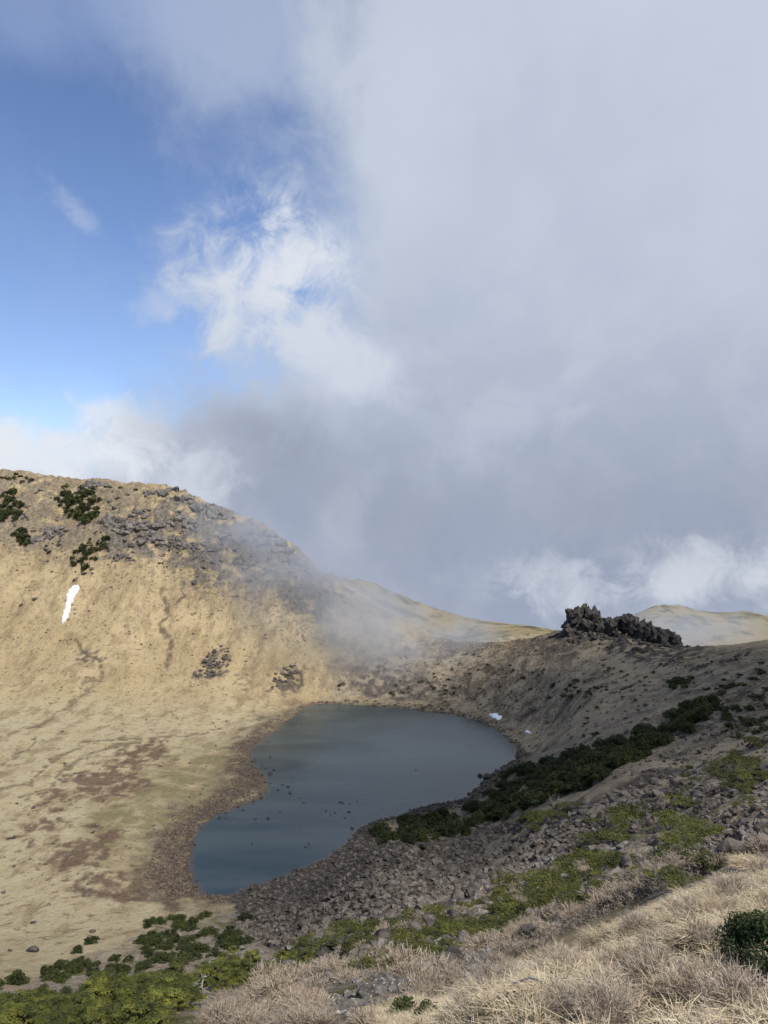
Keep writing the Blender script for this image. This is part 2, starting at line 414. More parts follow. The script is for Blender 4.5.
grass = t.mix(t.math('MULTIPLY', t.ss(n_fin, 0.48, 0.30), 0.55), grass, (0.52, 0.40, 0.215))
# scattered low heath and stones on the hill
grass = t.mix(t.math('MULTIPLY', t.ss(t.noise(pos, 0.33, 6, 0.72), 0.585, 0.64), 0.6), grass, (0.12, 0.095, 0.06))
grass = t.mix(t.math('MULTIPLY', floor_, t.ss(n_mid, 0.3, 0.55)), grass, t.mix(n_fin, (0.33, 0.275, 0.165), (0.52, 0.445, 0.285)))
hz_ = t.n('ShaderNodeMapping', {'Vector': pos, 'Scale': (1.0, 0.45, 0.45)}).outputs[0]
grass = t.mix(t.math('MULTIPLY', t.ss(t.noise(hz_, 0.11, 7, 0.75), 0.48, 0.62), 0.72), grass, (0.235, 0.175, 0.10))
grass = t.mix(t.math('MULTIPLY', t.ss(t.noise(pos, 0.26, 5, 0.75), 0.55, 0.64), 0.75), grass, (0.15, 0.11, 0.06))
spk = t.math('MULTIPLY', speck_, t.ss(t.noise(pos, 0.36, 5, 0.75), 0.52, 0.60))
grass = t.mix(t.math('MULTIPLY', spk, 0.85), grass, t.mix(n_fin, (0.085, 0.075, 0.05), (0.15, 0.13, 0.10)))
olivec = t.mix(n_fin, (0.155, 0.13, 0.065), (0.26, 0.215, 0.115))
c = t.mix(t.math('MULTIPLY', olive_, t.ss(n_mid, 0.3, 0.6)), grass, olivec)
redc = t.mix(t.ss(n_fin, 0.4, 0.65), (0.095, 0.055, 0.042), (0.17, 0.108, 0.078))
c = t.mix(red_, c, redc)
shorec = t.mix(t.ss(t.noise(pos, 1.4, 4, 0.7), 0.42, 0.60), (0.06, 0.046, 0.036), (0.19, 0.145, 0.105))
shorec = t.mix(t.ss(t.noise(pos, 0.2, 3, 0.6), 0.52, 0.7), shorec, (0.24, 0.19, 0.105))
c = t.mix(shore_, c, shorec)
rightc = t.mix(t.ss(n_mid, 0.40, 0.62), (0.345, 0.285, 0.195), (0.215, 0.172, 0.122))
rightc = t.mix(t.ss(n_fin, 0.5, 0.7), rightc, (0.095, 0.075, 0.05))
rightc = t.mix(t.ss(t.noise(pos, 0.075, 5, 0.65), 0.55, 0.68), rightc, (0.10, 0.078, 0.056))
c = t.mix(right_, c, rightc)
c = t.mix(t.math('MULTIPLY', pale_, t.ss(n_mid, 0.34, 0.56)), c, t.mix(n_fin, (0.25, 0.20, 0.14), (0.42, 0.345, 0.235)))
c = t.mix(t.math('MULTIPLY', heath_, t.ss(n_fin, 0.35, 0.6)), c, (0.07, 0.055, 0.035))
backc = t.mix(t.ss(t.noise(pos, 0.045, 7, 0.75), 0.46, 0.60), (0.27, 0.22, 0.125), (0.085, 0.082, 0.05))
c = t.mix(back_, c, backc)
screec = t.mix(t.ss(n_fin, 0.42, 0.66), (0.06, 0.05, 0.042), (0.17, 0.142, 0.115))
c = t.mix(scree_, c, screec)
mixc = t.mix(t.ss(n_fin, 0.40, 0.66), (0.30, 0.25, 0.195), (0.15, 0.125, 0.095))
mixc = t.mix(t.ss(n_tus, 0.52, 0.7), mixc, (0.33, 0.275, 0.22))
mixc = t.mix(t.math('MULTIPLY', t.ss(t.noise(pos, 0.17, 4, 0.6), 0.52, 0.62), 0.8), mixc, (0.105, 0.105, 0.03))
c = t.mix(mixed_, c, mixc)
rockc = t.mix(t.ss(t.noise(pos, 0.5, 6, 0.7), 0.4, 0.62), (0.085, 0.074, 0.062), (0.215, 0.187, 0.157))
c = t.mix(rock_, c, rockc)
c = t.mix(trail_, c, t.mix(n_fin, (0.09, 0.07, 0.045), (0.17, 0.13, 0.085)))
kn = t.mix(t.ss(t.noise(pos, 2.0, 4, 0.6), 0.4, 0.62), (0.30, 0.235, 0.14), (0.18, 0.135, 0.08))
c = t.mix(knoll_, c, kn)
bh = t.math('ADD', t.math('MULTIPLY', t.noise(pos, 0.7, 8, 0.72), 1.0), t.math('MULTIPLY', n_tus, 0.35))
M_ground = t.bsdf(c, 0.95, bh, 0.9, 1.3, 0.08)

# terrain mesh
NA, NR = X.shape
V = np.column_stack([X.ravel(), Y.ravel(), Z.ravel()])
ii, jj = np.meshgrid(np.arange(NA), np.arange(NR - 1), indexing='ij')
a = ii * NR + jj; b = ((ii + 1) % NA) * NR + jj
Q = np.stack([a, a + 1, b + 1, b], -1).reshape(-1, 4)
V = np.concatenate([V, [[0, 0, 105.3]]])
me = mesh_np('mountain_ground', V, Q, M_ground, True)
bm = bmesh.new(); bm.from_mesh(me); bm.verts.ensure_lookup_table()
cv = bm.verts[len(V) - 1]
for k in range(NA):
    f = bm.faces.new((cv, bm.verts[k * NR], bm.verts[((k + 1) % NA) * NR])); f.smooth = True
bm.normal_update(); bm.to_mesh(me); bm.free()
def setattr_rgb(nm, r, g, b_):
    at = me.attributes.new(nm, 'FLOAT_COLOR', 'POINT')
    d = np.ones((len(V), 4), np.float32)
    for k, m in enumerate((r, g, b_)):
        d[:-1, k] = m.ravel(); d[-1, k] = 0
    at.data.foreach_set('color', d.ravel())
zero = np.zeros(X.shape)
setattr_rgb('cover_a', m_scree, m_shore, m_red)
setattr_rgb('cover_b', m_olive, m_right, m_rock)
setattr_rgb('cover_c', m_knoll, m_trail, m_mixed)
setattr_rgb('cover_d', m_back, m_heath, m_speck)
setattr_rgb('cover_e', m_floor, m_pale, zero)
tag(link('terrain', me), kind='structure')

# lake
t = NT('lake_water')
pos = t.pos()
mp = t.n('ShaderNodeMapping', {'Vector': pos, 'Scale': (0.5, 1.6, 1.0), 'Rotation': (0, 0, R(20))}).outputs[0]
w1 = t.noise(mp, 1.1, 4, 0.6); w2 = t.noise(mp, 0.035, 5, 0.6, 0.6)
rip = t.math('MULTIPLY_ADD', t.ss(w2, 0.36, 0.66), 0.12, 0.12)
wat = t.mix(t.ss(w2, 0.35, 0.7), (0.022, 0.039, 0.043), (0.048, 0.067, 0.071))
dp = t.n('ShaderNodeAttribute', attribute_name='depth').outputs['Fac']
wat = t.mix(t.ss(t.math('ADD', dp, t.math('MULTIPLY', t.math('SUBTRACT', t.noise(pos, 0.5, 4, 0.6), 0.5), 0.8)), 0.1, 1.0), (0.062, 0.056, 0.046), wat)
M_lake = t.bsdf(wat, rip, w1, 0.30, 0.12, 0.5, IOR=1.333)
lk = chaikin(lake, 1)
# the sheet runs a little under the beach
cen = lk.mean(0)
d_ = np.roll(lk, -1, 0) - np.roll(lk, 1, 0)
nn = np.column_stack([d_[:, 1], -d_[:, 0]]); nn /= np.linalg.norm(nn, axis=1)[:, None]
area = 0.5 * np.sum(lk[:, 0] * np.roll(lk[:, 1], -1) - np.roll(lk[:, 0], -1) * lk[:, 1])
out = lk + nn * (3.5 if area > 0 else -3.5)
inn = lk - nn * (2.6 if area > 0 else -2.6)
bm = bmesh.new()
rings = [[bm.verts.new((p[0], p[1], 0.0)) for p in rg_] for rg_ in (out, lk, inn)]
m_ = len(lk)
for a_, b_ in ((0, 1), (1, 2)):
    for k in range(m_):
        bm.faces.new((rings[a_][k], rings[a_][(k + 1) % m_], rings[b_][(k + 1) % m_], rings[b_][k]))
f = bm.faces.new(rings[2])
bmesh.ops.triangulate(bm, faces=[f])
bmesh.ops.recalc_face_normals(bm, faces=bm.faces[:])
bm.normal_update()
if sum(g.normal.z for g in bm.faces) < 0: bmesh.ops.reverse_faces(bm, faces=bm.faces[:])
me_l = bpy.data.meshes.new('lake'); bm.to_mesh(me_l); bm.free(); me_l.materials.append(M_lake)
at = me_l.attributes.new('depth', 'FLOAT', 'POINT')
at.data.foreach_set('value', np.concatenate([np.zeros(2 * m_), np.ones(m_)]).astype(np.float32))
tag(link('lake', me_l), kind='structure')

# ------------------------------------------------------------------ rock shapes
def ico(sub):
    bm = bmesh.new(); bmesh.ops.create_icosphere(bm, subdivisions=sub, radius=1.0)
    bm.verts.ensure_lookup_table()
    v = np.array([p.co[:] for p in bm.verts]); f = np.array([[q.index for q in g.verts] for g in bm.faces])
    bm.free(); return v, f
ICO = {1: ico(1), 2: ico(2), 3: ico(3), 4: ico(4)}
def rock_shape(seed, sub=2, squash=(1, 1, 0.75), cuts=9, rough=0.06):
    r = np.random.default_rng(seed)
    v, f = ICO[sub]; v = v.copy()
    for k in range(cuts):
        nv = r.normal(size=3); nv /= np.linalg.norm(nv)
        d = r.uniform(0.55, 0.85)
        ex = np.maximum(v @ nv - d, 0)
        v -= ex[:, None] * nv
    if rough:
        nz = fbm(v[:, 0] * 2.3 + v[:, 2] * 1.7 + seed, v[:, 1] * 2.3 - v[:, 2] * 1.3, 3, seed)
        v *= (1 + rough * nz)[:, None]
    v *= np.array(squash) * (1 + r.uniform(-0.2, 0.2, 3))
    return v, f
def rot_z(v, a):
    c_, s_ = math.cos(a), math.sin(a)
    return np.column_stack([v[:, 0] * c_ - v[:, 1] * s_, v[:, 0] * s_ + v[:, 1] * c_, v[:, 2]])
def rot_any(v, r, amt=0.5):
    m = np.array(Matrix.Rotation(r.uniform(-amt, amt), 3, 'X') @ Matrix.Rotation(r.uniform(-amt, amt), 3, 'Y') @ Matrix.Rotation(r.uniform(0, 6.283), 3, 'Z'))
    return v @ m.T

def hull_block(r, dims, k=13):
    bm = bmesh.new()
    for _ in range(k):
        d = r.normal(size=3); d /= np.linalg.norm(d)
        d = np.sign(d) * np.abs(d) ** 0.6
        bm.verts.new(d * dims * r.uniform(0.75, 1.0))
    bmesh.ops.convex_hull(bm, input=bm.verts[:])
    bm.verts.ensure_lookup_table(); bm.verts.index_update()
    dead_ = [q for q in bm.verts if not q.link_faces]
    bmesh.ops.delete(bm, geom=dead_, context='VERTS'); bm.verts.index_update()
    bmesh.ops.triangulate(bm, faces=bm.faces[:])
    v = np.array([q.co[:] for q in bm.verts]); f = np.array([[q.index for q in g.verts] for g in bm.faces]); bm.free()
    return v, f
def fuse(name, V, Fc, mat, voxel, amp, freq, seed):
    """weld overlapping blocks into one rough skin"""
    tmp = link('tmp', mesh_np('tmp', V, Fc, mat))
    md = tmp.modifiers.new('m', 'REMESH'); md.mode = 'VOXEL'; md.voxel_size = voxel
    ev = tmp.evaluated_get(bpy.context.evaluated_depsgraph_get())
    me = bpy.data.meshes.new_from_object(ev)
    bpy.data.objects.remove(tmp)
    me.name = name
    n_ = len(me.vertices); v = np.empty(n_ * 3, np.float32); me.vertices.foreach_get('co', v); v = v.reshape(-1, 3)
    nn_ = np.empty(n_ * 3, np.float32); me.vertices.foreach_get('normal', nn_); nn_ = nn_.reshape(-1, 3)
    a_ = (v[:, 0] * 0.8 + v[:, 2] * 0.5) * freq + seed; b_ = (v[:, 1] * 0.8 - v[:, 2] * 0.6 + v[:, 0] * 0.3) * freq
    h_ = ridged(a_, b_, 3, seed) - 0.4 + 0.5 * fbm(a_ * 2.5, b_ * 2.5, 2, seed + 4)
    v = v + nn_ * (h_ * amp)[:, None]
    me.vertices.foreach_set('co', v.astype(np.float32).ravel())
    me.polygons.foreach_set('use_smooth', np.zeros(len(me.polygons), bool))
    if not me.materials: me.materials.append(mat)
    me.update()
    return me
def rock_material(name, dark, light, lichen=None, amt=0.5, sc_=1.0, obj_random=True):
    t = NT(name); p = t.pos()
    n1 = t.noise(p, 0.9 * sc_, 6, 0.65); n2 = t.noise(p, 3.5 * sc_, 5, 0.7)
    c_ = t.mix(t.ss(n1, 0.36, 0.64), dark, light)
    c_ = t.mix(t.math('MULTIPLY', t.ss(n2, 0.5, 0.72), 0.6), c_, tuple(x * 0.45 for x in dark))
    if lichen:
        c_ = t.mix(t.math('MULTIPLY', t.ss(t.noise(p, 2.2 * sc_, 6, 0.75), 0.56, 0.63), amt), c_, lichen)
    if obj_random:
        rr_ = t.rnd()
        c_ = t.mix(1.0, c_, t.mix(rr_, (0.62, 0.62, 0.62), (1.2, 1.15, 1.08)), 'MULTIPLY')
    return t.bsdf(c_, 0.92, t.math('ADD', n1, t.math('MULTIPLY', n2, 0.6)), 0.8, 0.25 / sc_, 0.12)
M_rock = rock_material('basalt', (0.058, 0.050, 0.044), (0.155, 0.135, 0.118), (0.27, 0.25, 0.22), 0.5)
M_stone = rock_material('scree_stone', (0.055, 0.046, 0.039), (0.175, 0.15, 0.126), (0.26, 0.235, 0.20), 0.5, 0.35, False)
M_cliff = rock_material('cliff_rock', (0.085, 0.076, 0.068), (0.22, 0.198, 0.175), (0.30, 0.28, 0.24), 0.4, 0.45, False)
M_crag = rock_material('crag_rock', (0.036, 0.032, 0.029), (0.10, 0.088, 0.078), (0.17, 0.155, 0.13), 0.35, 0.5, False)
M_pale = rock_material('pale_stone', (0.09, 0.08, 0.07), (0.24, 0.215, 0.19), (0.36, 0.34, 0.31), 0.6, 0.8, False)
M_lichen = rock_material('lichen_rock', (0.07, 0.065, 0.058), (0.19, 0.175, 0.155), (0.60, 0.585, 0.55), 0.9, 3.0)
M_wet = rock_material('shore_rock', (0.055, 0.048, 0.043), (0.12, 0.104, 0.09), None, 0, 1.0)
M_brown = rock_material('shore_pebble', (0.07, 0.054, 0.043), (0.19, 0.148, 0.11), None, 0, 0.8, False)

def scatter_rocks(name, pts, sizes, mat, variants, rng):
    Vs, Fs, o = [], [], 0
    for (x, y, z), s in zip(pts, sizes):
        v, f = variants[rng.integers(len(variants))]
        v = rot_any(v, rng, 0.5) * s
        Vs.append(v + (x, y, z + 0.12 * s)); Fs.append(f + o); o += len(v)
    return link(name, mesh_np(name, np.concatenate(Vs), np.concatenate(Fs), mat))
small = [hull_block(np.random.default_rng(200 + i), np.array([1.0, 0.85, 0.55]), 11) for i in range(24)]
def pts_in(poly, cnt, dmin=3.0):
    q = inpoly(poly, cnt); s = spot(q[:, 0], q[:, 1], dmin)
    return s[~np.isnan(s[:, 0])]
def dry(s, m=0.6):
    return s[sdf(s[:, 0], s[:, 1], lake) > m]
rg = np.random.default_rng(11)
def sizes(n, a, b, p=2.2):
    return a + (b - a) * rg.random(n) ** p
# ---- uncountable stone cover
SC_IN = [(768, 764), (700, 772), (650, 778), (600, 801), (545, 815), (480, 827), (440, 841), (400, 846), (372, 829), (352, 840), (330, 856), (302, 870), (275, 881), (252, 890), (240, 905), (230, 920), (240, 938),
         (290, 952), (360, 933), (420, 905), (520, 872), (600, 850), (690, 844), (768, 852)]
p_ = dry(pts_in(SC_IN, 12500), 0.1)
tf = fbm((p_[:, 0] + 0.35 * p_[:, 1]) / 30., (p_[:, 1] - 0.9 * p_[:, 0]) / 7., 4, 53)
ppx = CX + F * p_[:, 0] / p_[:, 1]
p_ = p_[(tf < 0.12) | (ppx < 490) | (rg.random(len(p_)) < 0.22)]; D_ = p_[:, 1]
tag(scatter_rocks('scree', p_, sizes(len(p_), 0.12, 1.0, 3.6) * np.clip(D_ / 130, 0.35, 1.0), M_stone, small, rg), 'grey brown scree of broken stones on the slope above the lake', 'scree', kind='stuff')
MIX_S = [(768, 846), (690, 840), (600, 848), (520, 868), (420, 902), (360, 930), (290, 950), (230, 950), (215, 985), (330, 985), (440, 985), (500, 966), (560, 930), (590, 912), (690, 880), (768, 858)]
p_ = pts_in(MIX_S, 3400, 18); p_ = p_[fbm(p_[:, 0] / 7, p_[:, 1] / 7, 3, 3) > 0.05]; D_ = p_[:, 1]
tag(scatter_rocks('loose_stones', p_, sizes(len(p_), 0.12, 0.75) * np.clip(D_ / 60, 0.5, 1.4), M_pale, small, rg), 'grey stones strewn among heather and green mats', 'stones', kind='stuff')
p_ = pts_in([(308, 703), (270, 720), (244, 738), (232, 760), (230, 790), (185, 808), (158, 835), (148, 868), (160, 890), (215, 904), (240, 901), (196, 890), (186, 870), (190, 835), (200, 822), (262, 796), (262, 776), (244, 755), (260, 738), (300, 708)], 5200)
p_ = p_[sdf(p_[:, 0], p_[:, 1], lake) > -2.2]
tag(scatter_rocks('shore_stones', p_, sizes(len(p_), 0.16, 0.62, 3), M_brown, small, rg), 'brown stony shore along the left side of the lake', 'shore stones', kind='stuff')
p_ = dry(pts_in([(300, 703), (350, 700), (430, 705), (490, 718), (525, 748), (526, 768), (515, 766), (516, 750), (495, 729), (430, 712), (345, 704)], 700), -0.8)
q_ = dry(pts_in([(330, 690), (440, 640), (560, 634), (700, 652), (768, 648), (768, 760), (640, 775), (560, 790), (530, 765), (500, 722), (420, 702)], 1500), 1.5)
p_ = np.concatenate([p_, q_])
tag(scatter_rocks('slope_stones', p_, sizes(len(p_), 0.25, 1.3, 3), M_wet, small, rg), 'dark stones strewn over the slope right of the lake', 'stones', kind='stuff')
p_ = pts_in([(0, 476), (60, 482), (150, 490), (200, 503), (260, 528), (310, 572), (290, 610), (240, 600), (180, 580), (140, 580), (70, 565), (0, 555)], 900, 430)
keep = fbm(p_[:, 0] / 14, p_[:, 2] / 9, 3, 9) > 0.02
p_ = p_[keep]
q_ = pts_in([(0, 560), (140, 580), (260, 600), (320, 620), (330, 680), (240, 690), (120, 690), (0, 690)], 420, 380)
r_ = pts_in([(0, 700), (200, 700), (240, 725), (200, 800), (120, 900), (0, 940)], 200)
p_ = np.concatenate([p_, q_, r_])
tag(scatter_rocks('hill_stones', p_, sizes(len(p_), 0.4, 2.6, 3) * np.where(p_[:, 2] > 60, 1.0, 0.45), M_stone, small, rg), 'grey stones dotted over the dry grass hillside', 'stones', kind='stuff')

# dark broken rock along the near right waterline
Q_ = []
for k in range(700):
    i_ = int(rg.integers(10, 21)); a_, b_ = np.array(lake_px[i_ - 1], float), np.array(lake_px[i_], float)
    x, y = unp(*(a_ + (b_ - a_) * rg.random())); off = abs(rg.normal()) * 4.0 - 0.5
    x += off * 0.45; y -= off * 0.9; Q_.append((x, y, max(0.0, float(ground_z(x, y)))))
tag(scatter_rocks('shore_stones', Q_, sizes(len(Q_), 0.25, 1.0, 3), M_wet, small, rg), 'dark broken stones between the lake and the shrub band', 'shore stones', kind='stuff')

# ---- single boulders
rock_me = []
for k in range(9):
    v, f = rock_shape(300 + k, 3, (1, 1, 0.8), 11, 0.05)
    rock_me.append(mesh_np('boulder', v, f, M_rock))
wet_me = []
for k in range(4):
    v, f = rock_shape(330 + k, 2, (1, 1, 0.7), 9, 0.05)
    wet_me.append(mesh_np('lake_rock', v, f, M_wet))
def put_rock(p, s, label, group, meshes=rock_me, name='boulder', cat='boulder', sink=0.15):
    o = link(name, meshes[rg.integers(len(meshes))])
    o.location = (p[0], p[1], p[2] + s * sink)
    o.rotation_euler = (rg.uniform(-.4, .4), rg.uniform(-.4, .4), rg.uniform(0, 6.28))
    o.scale = (s * rg.uniform(.85, 1.25), s * rg.uniform(.85, 1.15), s * rg.uniform(.75, 1.1))
    return tag(o, label, cat, group)
for p in dry(pts_in(SC_IN, 150), 1.0):
    s = (0.5 + 0.75 * rg.random() ** 2) * min(1.15, max(0.4, p[1] / 130))
    far = p[1] > 150
    put_rock(p, s, 'angular grey brown boulder in the dark scree just above the near lake shore' if far else 'grey boulder in the scree band below the dark green shrubs, right of the lake', 'boulders of the scree')
for p in pts_in(MIX_S, 120, 20):
    put_rock(p, rg.uniform(0.4, 1.05) * min(1.4, max(0.5, p[1] / 60)), 'weathered grey boulder among green mats and heather below the scree', 'boulders among the mats')
for px, py, s, lb in [(651, 826, 0.85, 'large pale grey boulder standing out in the scree, upper right of the green mats'), (468, 893, 1.05, 'broad pale boulder at the lower edge of the scree above the green mats'),
                      (421, 909, 0.9, 'grey rounded boulder between scree and green mats, below the lake'), (453, 922, 0.75, 'dark upright boulder wedged among the green mats'),
                      (735, 856, 0.75, 'brown grey boulder just behind the dry grass knoll at the right edge'), (498, 952, 0.55, 'dark boulder in the gap beside the straw coloured tuft'),
                      (489, 963, 0.5, 'dark boulder cluster stone left of the dry grass knoll edge'), (560, 905, 0.55, 'grey boulder resting just above the knoll of dry grass'), (600, 856, 0.9, 'grey block of rock in the middle of the scree slope'),
                      (33, 952, 1.3, 'flat dark boulder on pale grass at far lower left'), (92, 933, 0.75, 'low dark boulder on pale grass beside the lower left shrubs'), (10, 952, 0.6, 'small dark boulder at the left edge of the pale grass'),
                      (254, 889, 1.6, 'large dark boulder at the near tip of the lake'), (365, 960, 0.6, 'grey boulder in the heather right of the green pines')]:
    p = spot(px, py)[0]
    put_rock(p, s, lb, None, sink=0.25)
for px, py, s in [(21, 606, 1.6), (35, 600, 1.6)]:
    put_rock(spot(px, py)[0], s * 1.2, 'dark boulder alone on the grass hillside left of the snow strip' if px < 30 else 'dark boulder near the snow strip, higher of two on the left hillside', None)
for p in pts_in([(192, 678), (198, 668), (208, 655), (222, 645), (231, 652), (230, 662), (222, 674), (208, 679)], 60, 380):
    put_rock(p, rg.uniform(0.8, 1.7), 'dark boulder of the rock pile at the foot of the left hill', 'rock pile on the hill foot')
for p in pts_in([(268, 688), (276, 674), (292, 664), (299, 668), (298, 682), (282, 689)], 34, 380):
    put_rock(p, rg.uniform(0.7, 1.4), 'dark boulder of the heap on the slope above the far left end of the lake', 'rock heap above the far shore')
# rocks standing in the water and along its edge
lake_rocks = [(302, 723, .55), (195, 845, .4), (193, 862, .35), (197, 880, .4), (208, 893, .35), (226, 818, .4), (243, 810, .45), (255, 804, .4), (266, 793, .5), (270, 783, .45), (256, 768, .4), (252, 750, .4), (257, 746, .3), (268, 742, .35), (322, 770, .3), (345, 818, .4), (300, 830, .3), (280, 812, .4), (316, 747, .5), (270, 757, .5), (262, 766, .4), (274, 770, .6), (270, 774, .95), (266, 768, .5), (288, 787, .75), (290, 793, .8), (283, 785, .5), (304, 803, .5), (255, 819, .55), (268, 819, .65), (269, 817, .4),
              (306, 847, .65), (326, 811, .5), (340, 802, .55), (343, 803, .45), (349, 812, .6), (350, 804, .4), (357, 802, .45), (309, 844, .4), (416, 770, .45), (252, 844, .3), (330, 815, .35), (258, 772, .4), (250, 757, .35), (254, 762, .35), (219, 818, .5), (335, 813, .45), (300, 798, .35), (278, 790, .45)]
for px, py, s in lake_rocks:
    x, y = unp(px, py)
    put_rock((x, y, 0.0), s, 'small dark rock standing out of the lake water', 'rocks in the lake', wet_me, 'lake_rock', 'rock', 0.2)
edge = lake_px
for k in range(70):
    i = rg.integers(17, len(edge)); a_, b_ = np.array(edge[i - 1], float), np.array(edge[i % len(edge)], float)
    q = a_ + (b_ - a_) * rg.random()
    x, y = unp(*q)
    x += rg.normal() * 1.0; y += rg.normal() * 1.2
    put_rock((x, y, max(0.0, float(ground_z(x, y)))), rg.uniform(0.3, 0.8), 'dark rock lying along the stony waterline of the lake', 'rocks on the waterline', wet_me, 'lake_rock', 'rock', 0.15)
for px, py, s, lb in [(487, 778, 1.9, 'biggest brown rock at the right shore beside the dark shrubs'), (480, 776, 1.1, 'low brown rock in the water at the right shore'), (493, 782, 1.3, 'brown shore rock tucked against the dark shrubs')]:
    x, y = unp(px, py)
    put_rock((x, y, 0.0), s, lb, None, wet_me, 'lake_rock', 'rock', 0.3)

# ---- outcrops: several blocks grown together, one mesh each
def outcrop(name, px, py, wid, hgt, label, mat, cnt=9, seed=0, dmin=3.0, group=None, tilt=0.0, cat='rock outcrop', sub=3, depth=0.5):
    r = np.random.default_rng(1000 + seed)
    p = spot(px, py, dmin)[0]
    Vs, Fs, o = [], [], 0
    for k in range(cnt):
        v, f = hull_block(r, np.array([1.0, 0.9, 0.75]), 14)
        u = -1 + 2 * (k + 0.5) / cnt
        s = hgt * r.uniform(0.55, 1.0) * (1 - 0.35 * abs(u))
        v = rot_any(v, r, 0.3) * (max(s * r.uniform(1.0, 1.5), 1.5 * wid / cnt), s, s)
        x = p[0] + u * wid; y = p[1] + r.uniform(-depth, depth) * wid * 0.6
        z = float(ground_z(x, y)) + s * 0.2 + tilt * u
        Vs.append(v + (x - p[0], y - p[1], z - p[2])); Fs.append(f + o); o += len(v)
    ob = link(name, fuse(name, np.concatenate(Vs), np.concatenate(Fs), mat, hgt * 0.085, hgt * 0.17, 0.9 / hgt, seed))
    ob.location = p
    return tag(ob, label, cat, group)
OC = [(168, 492, 11, 4.2, 'flat topped grey outcrop on the skyline of the left hill, right of its trees'), (95, 486, 7, 3.2, 'small grey outcrop on the skyline at the top of the left hill'),
      (207, 510, 9, 4.4, 'grey crag on the ridge of the left hill where mist begins'), (112, 524, 6, 3.4, 'pale grey outcrop right of the big shrub patch on the left hill'), (128, 530, 6, 3.2, 'slanted grey rock band mid hill, right of the shrub patch'),
      (152, 527, 7, 3.0, 'grey ledge of rock below the skyline outcrop'), (148, 541, 7, 2.8, 'lowest grey ledge on the right part of the left hill'), (56, 533, 6, 2.8, 'grey outcrop between two shrub patches on the left hill'),
      (36, 541, 4, 2.4, 'small grey outcrop under the leftmost shrub patch'), (124, 559, 5, 2.0, 'low broken ledge above the gully of the left hill'), (185, 525, 6, 3.0, 'broken grey rocks under the ridge crag'),
      (232, 540, 7, 3.2, 'misty grey outcrop halfway down the ridge'), (262, 540, 9, 4.6, 'steep grey rock face in mist on the ridge'), (292, 560, 8, 4.6, 'last rock face at the misty end of the ridge'), (205, 550, 6, 2.4, 'rock band on the misty slope below the ridge crag'),
      (20, 515, 4, 2.0, 'small rocks among the leftmost shrubs of the hill'), (140, 515, 5, 2.2, 'low rocks on the shoulder below the hilltop'), (250, 565, 7, 2.4, 'broken rocks low on the misty hillside'), (180, 545, 6, 2.4, 'grey broken rocks mid slope above the long gully')]
for k, (px, py, wd, hg, lb) in enumerate(OC):
    outcrop('rock_outcrop', px, py, wd * 1.6, hg * 1.4, lb, M_cliff, 12, k, 400)

# the dark crag on the crater rim
r = np.random.default_rng(77)
sky_px = [(559, 633), (563, 626), (567, 615), (571, 607), (576, 603), (583, 600), (590, 603), (596, 605), (600, 612), (606, 615), (613, 614), (619, 610), (627, 609), (633, 613), (640, 618), (645, 615), (650, 616), (655, 623), (662, 621), (668, 625), (675, 631), (681, 641), (687, 649)]
sk = np.array(sky_px)
Vs, Fs, o = [], [], 0
base = spot(620, 640, 300)[0]
def crag_at(px): return np.interp(px, sk[:, 0], sk[:, 1]), np.interp(px, [560, 600, 640, 690], [436, 428, 416, 396])
def add_block(x, y, z, dims, k=12, tilt=0.25, yaw=None, bt=0.35):
    global o
    v, f = hull_block(r, np.array(dims), k)
    m = np.array(Matrix.Rotation(bt + r.uniform(-tilt, tilt), 3, 'Y') @ Matrix.Rotation(r.uniform(-tilt, tilt), 3, 'X') @ Matrix.Rotation(r.uniform(-0.6, 0.6) if yaw is None else yaw, 3, 'Z'))
    v = v @ m.T
    Vs.append(v + (x - base[0], y - base[1], z - base[2])); Fs.append(f + o); o += len(v)
for px in np.arange(567, 684, 3.0):       # solid core
    top, D = crag_at(px); x = (px - CX) / F * D; zt = CAMZ + (CY - top) / F * D; zg = float(ground_z(x, D))
    hh = max(1.4, (zt - zg) * 0.55)
    add_block(x, D + r.uniform(-1.5, 2), zt - hh - r.uniform(0.1, 1.2), (r.uniform(1.8, 3.0), 3.8, hh), 12, 0.3, None, 0.1)
for k in range(60):                       # slanted slabs piled against it
    px = r.uniform(563, 684); top, D = crag_at(px); D += r.uniform(-6, -1); x = (px - CX) / F * D
    zt = CAMZ + (CY - top) / F * D; zg = float(ground_z(x, D)); h_ = max(1.0, zt - zg)
    s = min(max(1.0, h_ * 0.5), r.uniform(1.6, 4.8))
    add_block(x, D, zg + max(0.0, h_ - s * 1.3) * r.random(), (s * r.uniform(.6, 1.0), s * 0.8, s * r.uniform(.8, 1.3)), 10, 0.45, None, 0.45)
for k in range(110):                      # rubble at its foot
    px = r.uniform(560, 690); top, D = crag_at(px); D += -3 - 16 * r.random() ** 1.5; x = (px - CX) / F * D
    s = r.uniform(0.5, 2.3); add_block(x, D, float(ground_z(x, D)) + s * 0.15, (s * 1.2, s, s * 0.7), 11, 0.5)
ob = link('rock_crag', fuse('rock_crag', np.concatenate(Vs), np.concatenate(Fs), M_crag, 0.24, 0.42, 0.32, 3))
ob.location = base
tag(ob, 'jagged dark rock crag crowning the crater rim right of the lake', 'crag')
